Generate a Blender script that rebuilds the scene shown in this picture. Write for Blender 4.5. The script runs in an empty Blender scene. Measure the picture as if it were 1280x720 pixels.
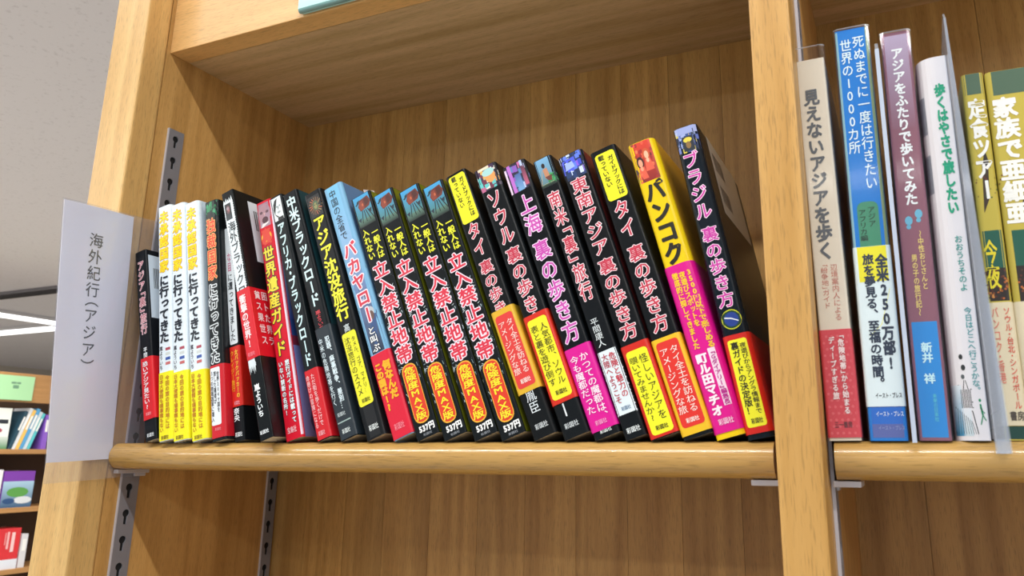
import bpy, bmesh, math, random
from mathutils import Vector, Matrix
sc=bpy.context.scene; col=sc.collection; R=random.Random(7)
S=0.52                                  # metres per bay width; the bookcase is laid out in bay widths
# ---------------------------------------------------------------- camera
cam=bpy.data.cameras.new('camera'); co=bpy.data.objects.new('camera',cam); col.objects.link(co)
RX=Vector((0.91754752,0.39761755,0.00261485)); DN=Vector((-0.09456419,0.22459562,-0.96985278)); FW=Vector((-0.38621777,0.88963874,0.24367753))
co.matrix_world=Matrix.Translation(Vector((1.12408,-0.80648,-0.01111))*S)@Matrix((RX,-DN,-FW)).transposed().to_4x4()
cam.sensor_width=36; cam.lens=974.87/1280*36; cam.shift_x=-66.26/1280; cam.shift_y=-40.5/1280; cam.clip_start=.02; cam.clip_end=60
cam.dof.use_dof=True; cam.dof.focus_distance=.62; cam.dof.aperture_fstop=20
sc.camera=co
# ---------------------------------------------------------------- light and exposure
w=bpy.data.worlds.new('world'); sc.world=w; w.use_nodes=True
w.node_tree.nodes['Background'].inputs[0].default_value=(.86,.92,1,1); w.node_tree.nodes['Background'].inputs[1].default_value=.6
vs=sc.view_settings; vs.view_transform='Standard'; vs.look='None'; vs.exposure=-0.08; vs.gamma=1; vs.use_curve_mapping=False
def area(name,loc,sx,sy,power,colr=(1,.985,.95)):
    l=bpy.data.lights.new(name,'AREA'); l.shape='RECTANGLE'; l.size=sx; l.size_y=sy; l.energy=power; l.color=colr
    o=bpy.data.objects.new(name,l); o.location=loc; col.objects.link(o); return o
area('fluorescent_and_fill_row',(0.6,-.74,1.12),3.4,.035,44)          # the row of tubes over the aisle
for _x,_y,_p in ((0.6,-2.9,12),(2.9,-2.4,30),(-3.4,-.8,64),(-3.2,-2.9,64),(-3.4,1.9,90),(-6.6,-1.6,75),(-8.8,1.4,75),(-3.6,5.4,90)): area('fluorescent_and_fill_row',(_x,_y,1.12),2.4,.2,_p)  # unseen fill rows added to brighten the ceiling, floor bounce and sign
# ---------------------------------------------------------------- materials
def lin(h,a=1.0):
    h=h.lstrip('#'); h=''.join(c*2 for c in h) if len(h)==3 else h
    v=[int(h[i:i+2],16)/255 for i in (0,2,4)]
    return tuple(c/12.92 if c<=.04045 else ((c+.055)/1.055)**2.4 for c in v)+(a,)
def mat(name,c,rough=.5,metal=0,spec=.5,coat=0):
    if name in bpy.data.materials: return bpy.data.materials[name]
    m=bpy.data.materials.new(name); m.use_nodes=True; b=m.node_tree.nodes['Principled BSDF']
    b.inputs['Base Color'].default_value=lin(c) if isinstance(c,str) else (*c,1); b.inputs['Roughness'].default_value=rough
    b.inputs['Metallic'].default_value=metal; b.inputs['Specular IOR Level'].default_value=spec; b.inputs['Coat Weight'].default_value=coat
    return m
def nd(nt,t,**k):
    n=nt.nodes.new(t)
    for a,v in k.items(): setattr(n,a,v)
    return n
def wood(name,c1,c2,axis='z',rough=.42,coat=0,vary=0.0,bands=1.0,scale=1.0):
    """long-grained wood: stretched noise for figure, finer stretched noise for pores"""
    m=mat(name,c1,rough,coat=coat); nt=m.node_tree; b=nt.nodes['Principled BSDF']; L=nt.links.new
    tc=nd(nt,'ShaderNodeTexCoord'); oi=nd(nt,'ShaderNodeObjectInfo')
    off=nd(nt,'ShaderNodeVectorMath',operation='SCALE'); off.inputs[0].default_value=(3.1,7.7,1.9) ; L(oi.outputs['Random'],off.inputs['Scale'])
    add=nd(nt,'ShaderNodeVectorMath',operation='ADD'); L(tc.outputs['Object'],add.inputs[0]); L(off.outputs[0],add.inputs[1])
    def stretched(a,bb,detail,dist=0):
        mp=nd(nt,'ShaderNodeMapping'); s={'x':(bb,a,a),'y':(a,bb,a),'z':(a,a,bb)}[axis]; mp.inputs['Scale'].default_value=s
        L(add.outputs[0],mp.inputs[0]); n=nd(nt,'ShaderNodeTexNoise'); n.inputs['Scale'].default_value=1; n.inputs['Detail'].default_value=detail
        n.inputs['Distortion'].default_value=dist; L(mp.outputs[0],n.inputs['Vector']); return n.outputs['Fac']
    f1=stretched(95*scale,4.5*scale,4,.15); f2=stretched(1500*scale,110*scale,2); f3=stretched(14*scale,1.5*scale,2,.1)
    mr=nd(nt,'ShaderNodeMapRange'); mr.inputs[1].default_value=.34; mr.inputs[2].default_value=.68; L(f1,mr.inputs[0])
    mx=nd(nt,'ShaderNodeMix',data_type='RGBA'); mx.inputs['A'].default_value=lin(c1); mx.inputs['B'].default_value=lin(c2)
    mu=nd(nt,'ShaderNodeMath',operation='MULTIPLY'); mu.inputs[1].default_value=bands; L(mr.outputs[0],mu.inputs[0]); L(mu.outputs[0],mx.inputs['Factor'])
    mr2=nd(nt,'ShaderNodeMapRange'); mr2.inputs[1].default_value=.32; mr2.inputs[2].default_value=.46; mr2.inputs[3].default_value=.76; mr2.inputs[4].default_value=1.0; L(f2,mr2.inputs[0])
    mr3=nd(nt,'ShaderNodeMapRange'); mr3.inputs[1].default_value=.3; mr3.inputs[2].default_value=.7; mr3.inputs[3].default_value=.88; mr3.inputs[4].default_value=1.1; L(f3,mr3.inputs[0])
    mm=nd(nt,'ShaderNodeMath',operation='MULTIPLY'); L(mr2.outputs[0],mm.inputs[0]); L(mr3.outputs[0],mm.inputs[1])
    rv=nd(nt,'ShaderNodeMapRange'); rv.inputs[3].default_value=1-vary; rv.inputs[4].default_value=1+vary; L(oi.outputs['Random'],rv.inputs[0])
    m3=nd(nt,'ShaderNodeMath',operation='MULTIPLY'); L(mm.outputs[0],m3.inputs[0]); L(rv.outputs[0],m3.inputs[1])
    sc_=nd(nt,'ShaderNodeVectorMath',operation='SCALE'); L(mx.outputs['Result'],sc_.inputs[0]); L(m3.outputs[0],sc_.inputs['Scale'])
    L(sc_.outputs[0],b.inputs['Base Color'])
    bp=nd(nt,'ShaderNodeBump'); bp.inputs['Strength'].default_value=.12; bp.inputs['Distance'].default_value=.0006; L(f2,bp.inputs['Height']); L(bp.outputs[0],b.inputs['Normal'])
    return m
def clear(name,tint='#f2f6fb',mix=.25,rough=.08,white=.08):
    m=bpy.data.materials.new(name); m.use_nodes=True; nt=m.node_tree; nt.nodes.clear(); L=nt.links.new
    out=nd(nt,'ShaderNodeOutputMaterial'); tr=nd(nt,'ShaderNodeBsdfTransparent'); tr.inputs[0].default_value=lin(tint)
    gl=nd(nt,'ShaderNodeBsdfGlossy'); gl.inputs['Roughness'].default_value=rough; di=nd(nt,'ShaderNodeBsdfDiffuse'); di.inputs[0].default_value=lin('#e6ebf4')
    lw=nd(nt,'ShaderNodeLayerWeight'); lw.inputs['Blend'].default_value=.5; pw=nd(nt,'ShaderNodeMath',operation='POWER'); pw.inputs[1].default_value=4; L(lw.outputs['Facing'],pw.inputs[0])
    fr=nd(nt,'ShaderNodeMath',operation='MULTIPLY_ADD'); fr.inputs[1].default_value=.5; fr.inputs[2].default_value=.03; L(pw.outputs[0],fr.inputs[0])
    m1=nd(nt,'ShaderNodeMixShader'); m1.inputs[0].default_value=white; L(tr.outputs[0],m1.inputs[1]); L(di.outputs[0],m1.inputs[2])
    m2=nd(nt,'ShaderNodeMixShader'); L(fr.outputs[0],m2.inputs[0]); L(m1.outputs[0],m2.inputs[1]); L(gl.outputs[0],m2.inputs[2]); L(m2.outputs[0],out.inputs[0])
    return m
def print_mat(name,rough=.34):
    m=mat(name,'#ffffff',rough); nt=m.node_tree; a=nd(nt,'ShaderNodeVertexColor',layer_name='ink'); nt.links.new(a.outputs[0],nt.nodes['Principled BSDF'].inputs['Base Color']); return m
PRINT=print_mat('printed_ink'); 
W_SIDE=wood('oak_side_panel','#cda060','#b08448',vary=.05)
W_BAND=wood('beech_edge_band','#deb877','#c99d5e',bands=.8)
W_POST=wood('oak_front_edge','#cda05c','#b48640',bands=.9,scale=.8)
W_BACK=wood('oak_back_stave','#caa05e','#a87e42',vary=.07)
W_BACKL=W_BACK
W_UNDER=wood('oak_underside','#cdb08a','#b09468',axis='x')
W_RAIL=wood('beech_rail','#e6b878','#d3a263',axis='x',bands=.6)
W_SHELF=wood('beech_shelf','#c49c5a','#ac8442',axis='x',rough=.24,coat=.5,bands=.7,scale=.7)
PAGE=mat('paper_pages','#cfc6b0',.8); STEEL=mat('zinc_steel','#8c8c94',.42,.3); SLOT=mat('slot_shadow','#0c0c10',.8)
CLEAR=clear('clear_film',tint='#ffffff',white=.015); SLEEVE=clear('label_sleeve',tint='#fafbff',white=.07,rough=.15); ACRYL=clear('milky_acrylic',tint='#dfe8f5',white=.34)
# ---------------------------------------------------------------- mesh builder
class MB:
    def __init__(s): s.v=[]; s.f=[]; s.c=[]; s.sm=[]
    def poly(s,pts,c=None,smooth=False):
        n=len(s.v); s.v+= [tuple(p) for p in pts]; s.f.append(tuple(range(n,n+len(pts)))); s.c.append(c); s.sm.append(smooth)
    def box(s,a,b,c=None):
        (x0,y0,z0),(x1,y1,z1)=a,b
        P=[(x0,y0,z0),(x1,y0,z0),(x1,y1,z0),(x0,y1,z0),(x0,y0,z1),(x1,y0,z1),(x1,y1,z1),(x0,y1,z1)]; n=len(s.v); s.v+=P
        for q in ((0,3,2,1),(4,5,6,7),(0,1,5,4),(1,2,6,5),(2,3,7,6),(3,0,4,7)): s.f.append(tuple(n+i for i in q)); s.c.append(c); s.sm.append(False)
    def build(s,name,m,parent=None,k=1.0,smooth=None,bevel=0,extra=()):
        me=bpy.data.meshes.new(name); me.from_pydata([(x*k,y*k,z*k) for x,y,z in s.v],[],s.f); me.materials.append(m)
        for e in extra: me.materials.append(e)
        if any(c is not None for c in s.c):
            at=me.color_attributes.new('ink','FLOAT_COLOR','CORNER'); d=[]
            for f,c in zip(s.f,s.c):
                c=c or '#ffffff'
                if isinstance(c,(list,)): 
                    for q in c: d+=lin(q)
                else: d+=list(lin(c))*len(f)
            at.data.foreach_set('color',d)
        if bevel:
            bm=bmesh.new(); bm.from_mesh(me); bmesh.ops.remove_doubles(bm,verts=bm.verts,dist=1e-6)
            bmesh.ops.bevel(bm,geom=bm.edges[:],offset=bevel,segments=2,affect='EDGES',profile=.6,clamp_overlap=True); bm.to_mesh(me); bm.free()
        me.validate(); 
        if smooth or any(s.sm): 
            me.polygons.foreach_set('use_smooth',[True]*len(me.polygons) if smooth else s.sm)
        o=bpy.data.objects.new(name,me); col.objects.link(o)
        if parent: o.parent=parent
        return o
def tag(o,label,cat,group=None,kind=None):
    if label: o['label']=label
    if cat: o['category']=cat
    if group: o['group']=group
    if kind: o['kind']=kind
    return o
def empty(name,loc=(0,0,0)):
    o=bpy.data.objects.new(name,None); o.location=loc; o.empty_display_size=.02; col.objects.link(o); return o
def bx(name,a,b,m,parent=None,bevel=0,k=S):
    q=MB(); q.box(a,b); return q.build(name,m,parent,k,bevel=bevel)
def copy_tree(o,parent=None):
    c=o.copy(); col.objects.link(c)
    if parent: c.parent=parent
    for ch in list(o.children): copy_tree(ch,c)
    return c
# ---------------------------------------------------------------- room
def room():
    m=mat('ceiling_board','#bdbac2',.9); nt=m.node_tree; tc=nd(nt,'ShaderNodeTexCoord'); n=nd(nt,'ShaderNodeTexNoise'); n.inputs['Scale'].default_value=75; n.inputs['Detail'].default_value=3
    nt.links.new(tc.outputs['Object'],n.inputs['Vector']); r=nd(nt,'ShaderNodeValToRGB'); r.color_ramp.elements[0].position=.30; r.color_ramp.elements[1].position=.40
    r.color_ramp.elements[0].color=lin('#d8d8e2'); r.color_ramp.elements[1].color=lin('#e8e8f2'); nt.links.new(n.outputs['Fac'],r.inputs[0]); nt.links.new(r.outputs[0],nt.nodes['Principled BSDF'].inputs['Base Color'])
    tag(bx('ceiling',(-11,-5,1.14),(4,9,1.2),m,k=1),'pale grey flecked ceiling board','ceiling',kind='structure')
    tag(bx('floor',(-11,-5,-1.56),(4,9,-1.5),mat('floor_vinyl','#b4ac9e',.5),k=1),'grey beige floor','floor',kind='structure')
    tag(bx('wall_left',(-11.1,-5,-1.5),(-11,9,1.14),mat('wall_paint','#c9c2b8',.85),k=1),'plain beige far wall','wall',kind='structure')
    tag(bx('wall_back',(-11,9,-1.5),(4,9.1,1.14),mat('wall_paint','#c9c2b8',.85),k=1),'plain beige wall behind the bookcases','wall',kind='structure')
room()
def ceiling_lights():
    em=mat('lit_tube','#ffffff',.5); b=em.node_tree.nodes['Principled BSDF']; b.inputs['Emission Color'].default_value=(1,1,1,1); b.inputs['Emission Strength'].default_value=2.2
    hs=mat('lamp_housing','#d8d8dc',.5)
    def lamp(x0,y0,x1,y1,z,label):
        e=empty('ceiling_light',((x0+x1)/2,(y0+y1)/2,z)); tag(e,label,'light','fluorescent lights in the ceiling')
        cx,cy=(x0+x1)/2,(y0+y1)/2; hx,hy=(x1-x0)/2,(y1-y0)/2
        q=MB(); q.box((-hx-.03,-hy-.03,-.03),(hx+.03,hy+.03,0)); q.build('housing',hs,e,1,bevel=.006)
        q=MB(); q.box((-hx,-hy,-.045),(hx,hy,-.03)); q.build('tube_diffuser',em,e,1,bevel=.006)
    lamp(-6.48,2.6,-6.34,4.2,1.14,'lit ceiling strip light running front to back, upper of the two in view')
    lamp(-8.6,4.28,-6.65,4.42,1.14,'lit ceiling strip light running crosswise, lower of the two in view')
    e=empty('ceiling_vent',(-5.35,3.22,1.14)); tag(e,'dark grey ceiling air vent beyond the white sign, above the far bookcase','vent')
    q=MB(); q.box((-.42,-.07,-.02),(.42,.07,0)); q.build('vent_frame',mat('vent_grey','#7d7c84',.6),e,1,bevel=.005)
    for i in range(3):
        q=MB(); q.box((-.38,-.05+i*.035,-.028),(.38,-.03+i*.035,-.02)); q.build('vent_slat',mat('vent_dark','#3c3b42',.6),e,1)
ceiling_lights()
# ---------------------------------------------------------------- bookcase
CASE=empty('bookcase',(0,0,-1.5)); tag(CASE,'light oak library bookcase with two open bays, metal shelf standards and rounded front shelves','bookcase')
ZB=-1.5/S; ZT=1.0; D=.4008; H=.6609; T=.0436; SM=.0433
def cpart(name,q,m,bevel=0,parent=None,k=S):
    o=q.build(name,m,parent or CASE,k,bevel=bevel); 
    if not parent: o.matrix_parent_inverse=Matrix.Translation((0,0,1.5))
    return o
def cbox(name,a,b,m,bevel=0,parent=None):
    q=MB(); q.box(a,b); return cpart(name,q,m,bevel,parent)
def slot_strip(name,x,sgn,y0,y1,z0,z1,parent):
    """metal shelf standard with a row of keyhole slots, cut as real holes"""
    pitch=.0385; yc=(y0+y1)/2; wh=(y1-y0)
    cu=bpy.data.curves.new(name,'CURVE'); cu.dimensions='2D'; cu.fill_mode='BOTH'; cu.extrude=.0009*S
    def spl(pts):
        s=cu.splines.new('POLY'); s.points.add(len(pts)-1); s.use_cyclic_u=True
        for i,(a,b) in enumerate(pts): s.points[i].co=(a*S,b*S,0,1)
    spl([(y0,z0),(y1,z0),(y1,z1),(y0,z1)])
    z=-.070-.0005; ks=[]
    n0=math.ceil((z0+.015-z)/pitch); n1=math.floor((z1-.02-z)/pitch)
    for i in range(n0,n1+1):
        zc=z+i*pitch; r=.0058; st=.0026
        pts=[(yc+r*math.sin(a),zc+.004+r*math.cos(a)) for a in [math.radians(t) for t in range(-150,151,25)]]
        pts+=[(yc+st,zc-.012),(yc-st,zc-.012)]
        spl(pts)
    tmp=bpy.data.objects.new(name,cu); col.objects.link(tmp); bpy.context.view_layer.update()
    me=bpy.data.meshes.new_from_object(tmp.evaluated_get(bpy.context.evaluated_depsgraph_get())); bpy.data.objects.remove(tmp)
    for v in me.vertices: v.co=Vector((x*S+sgn*(.0024*S+v.co.z),v.co.x,v.co.y))
    me.materials.clear(); me.materials.append(STEEL); me.materials.append(SLOT); me.materials.append(mat('steel_edge','#c8c8d2',.35,.2))
    bm=bmesh.new(); bm.from_mesh(me)
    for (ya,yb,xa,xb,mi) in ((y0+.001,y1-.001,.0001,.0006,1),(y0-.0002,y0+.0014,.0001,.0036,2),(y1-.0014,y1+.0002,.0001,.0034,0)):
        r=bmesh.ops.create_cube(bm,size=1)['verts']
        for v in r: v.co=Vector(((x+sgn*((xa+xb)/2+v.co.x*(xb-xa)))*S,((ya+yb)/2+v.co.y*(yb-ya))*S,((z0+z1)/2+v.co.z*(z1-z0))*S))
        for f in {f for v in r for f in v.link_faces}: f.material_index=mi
    bm.to_mesh(me); bm.free(); o=bpy.data.objects.new(name,me); col.objects.link(o); o.parent=parent; o['label']='grey metal shelf standard with keyhole slots'
    return o
def case():
    lp=cbox('side_panel',(-.0819,SM+.0012,ZB),(0,D+.02,ZT),W_SIDE); lp['label']='left side panel of the bookcase'
    cbox('edge_band',(-.0819,0,ZB),(0,SM,ZT),W_BAND,.0016,lp)
    slot_strip('shelf_standard',0,1,.066,.097,-.9,.527,lp); slot_strip('shelf_standard',0,1,.372,.397,-.9,.30,lp)
    def groove(x0,x1,y0,y1,z0,z1): return cbox('groove_liner',(x0,y0,z0),(x1,y1,z1),SLOT,0,lp)
    dv=cbox('divider_panel',(1,SM+.0012,ZB),(1+T,D+.02,ZT),W_SIDE); dv['label']='upright divider between the two bays'
    cbox('edge_band',(1,0,ZB),(1+T,SM,ZT),W_POST,.0012,dv)
    slot_strip('shelf_standard',1,-1,.066,.097,-.9,.527,dv); slot_strip('shelf_standard',1+T,1,.066,.097,-.9,.527,dv)
    rp=cbox('side_panel',(2*1+T,SM+.0012,ZB),(2+T+.08,D+.02,ZT),W_SIDE); cbox('edge_band',(2+T,0,ZB),(2+T+.08,SM,ZT),W_BAND,.0016,rp)
    for b,(x0,x1) in enumerate(((0,1),(1+T,2+T))):
        s=cbox('upper_shelf',(x0,.0915,H+.0005),(x1,D,H+.038),W_UNDER); s['label']='underside of the fixed shelf above the %s bay'%('left' if b==0 else 'right')
        cbox('front_rail',(x0,.0504,H),(x1,.0909,H+.26),W_RAIL,.0008,s)
        bp=cbox('back_panel',(x0,D+.012,ZB),(x1,D+.02,ZT),W_BACK)
        for zi,(za,zc) in enumerate(((-.262,ZT),(-1.2,-.2632))):
            seams=[0,.075,.165,.25,.345,.44,.529,.62,.707,.794,.885,1] if (b+zi)%2==0 else [0,.09,.229,.29,.38,.47,.56,.655,.741,.812,.9,1]
            for i in range(len(seams)-1):
                cbox('back_stave',(x0+seams[i]+.00025,D+R.uniform(0,.0003),za),(x0+seams[i+1]-.00025,D+.012,zc),W_BACK,0,bp)
    cbox('top_panel',(-.0819,0,ZT),(2+T+.08,D+.02,ZT+.04),W_RAIL)
    br=mat('bracket_white','#c9c6cc',.4,.2)
    for x0,x1 in ((.0035,.014),(.965,.996),(1+T+.003,1+T+.030),(2+T-.03,2+T-.004)):
        q=MB(); q.box((x0,.050,-.0452),(x1,.105,-.0392)); xs=x0 if x0<.5 or 1<x0<1.5 else x1-.003
        q.box((xs,.085,-.050),(xs+.003,.105,-.0452)); cpart('shelf_bracket',q,br,.0006)['label']='small pale metal bracket under a shelf end'
case()
def shelf(x0,x1,label,z=0):
    e=empty('shelf_board',((x0+x1)/2*S,.2*S,(z-.0385)*S)); tag(e,label,'shelf'); hx=(x1-x0)/2; t=.0385; r=t/2; yf=.037-.2
    q=MB(); q.box((-hx,yf+.06,0),(hx,.19,t)); q.build('board',W_SHELF,e,S)
    q=MB(); prof=[(yf+.0598,0)]+[(yf+r-r*math.sin(a)*1.0,r-r*math.cos(a)) for a in [math.pi*i/20 for i in range(21)]]+[(yf+.0598,t)]
    n=len(prof)
    for i in range(n-1): q.poly([(-hx,*prof[i]),(-hx,*prof[i+1]),(hx,*prof[i+1]),(hx,*prof[i])][::-1],None,True)
    q.poly([(-hx,*p) for p in prof][::-1]); q.poly([(hx,*p) for p in prof])
    o=q.build('bullnose_edge',W_SHELF,e,S)
    bm=bmesh.new(); bm.from_mesh(o.data); bmesh.ops.remove_doubles(bm,verts=bm.verts,dist=1e-7); bmesh.ops.recalc_face_normals(bm,faces=bm.faces)
    for ed in bm.edges: ed.smooth = abs(ed.calc_face_angle(0))<.6
    for f in bm.faces: f.smooth=len(f.verts)==4
    bm.to_mesh(o.data); bm.free()
    o['label']='rounded glossy front edge'
    return e
shelf(.006,.9915,'rounded beech shelf carrying the row of leaning black spined paperbacks')
shelf(.006,.9915,'added beech shelf below the leaning books, out of view, keeping the bay dark',-.40)  # unseen shelf added to block light bouncing up from the floor
shelf(1+T+.0075,2+T-.006,'added beech shelf low in the right bay, out of view, keeping it dark',-.40)  # same added light blocker for the right bay
shelf(1+T+.0075,2+T-.006,'rounded beech shelf in the right bay, carrying the upright pale and blue books')
GEO={'asia':(18.2,42.3,0.2592,159.1,12.5), 'w1':(18.2,57.9,0.1840,194.4,14.1), 'w2':(18.2,73.3,0.1855,194.0,14.0), 'w3':(18.2,92.4,0.2032,197.3,13.5), 'dok':(19.2,111.2,0.1923,192.9,13.1), 'k6':(26.0,125.9,0.2079,188.5,9.9), 'k7':(12.5,163.3,0.3265,201.8,12.4), 'ura':(23.4,176.7,0.2750,190.1,15.2), 'afr':(23.4,205.5,0.3442,197.1,11.8), 'chu':(23.4,225.4,0.3760,200.3,13.9), 'chin':(23.4,246.7,0.3798,197.3,15.8), 'china':(23.4,268.6,0.3914,200.5,16.4), 'A':(23.4,287.2,0.3742,187.4,17.4), 'B':(23.4,307.9,0.3799,188.1,17.6), 'C':(23.4,330.1,0.3783,187.3,17.3), 'D':(23.4,349.6,0.3751,187.4,17.7), 'tai1':(23.4,371.6,0.3778,194.0,16.4), 'seoul':(23.4,391.9,0.3640,194.2,17.6), 'shang':(23.4,411.6,0.3526,192.5,17.4), 'nan':(23.4,431.0,0.3320,192.4,13.6), 'tonan':(23.4,446.6,0.3180,191.3,17.4), 'tai2':(23.4,465.6,0.2996,190.1,17.8), 'bkk':(23.4,484.3,0.2624,189.4,17.7), 'bra':(23.4,501.4,0.1895,192.3,15.3), 'mie':(23.4,544.2,0.0113,219.8,16.2), 'shinu':(23.4,564.5,-0.0023,234.6,18.3), 'asfu':(23.4,587.9,-0.0082,227.1,15.0), 'aruku':(23.4,604.8,-0.0069,207.7,15.3), 'tei1':(26.0,626.3,-0.0085,195.2,10.7), 'tei2':(26.0,637.5,-0.0085,194.3,31.2)}  # front y, x at the foot, lean, height, thickness (mm, radians)
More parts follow.
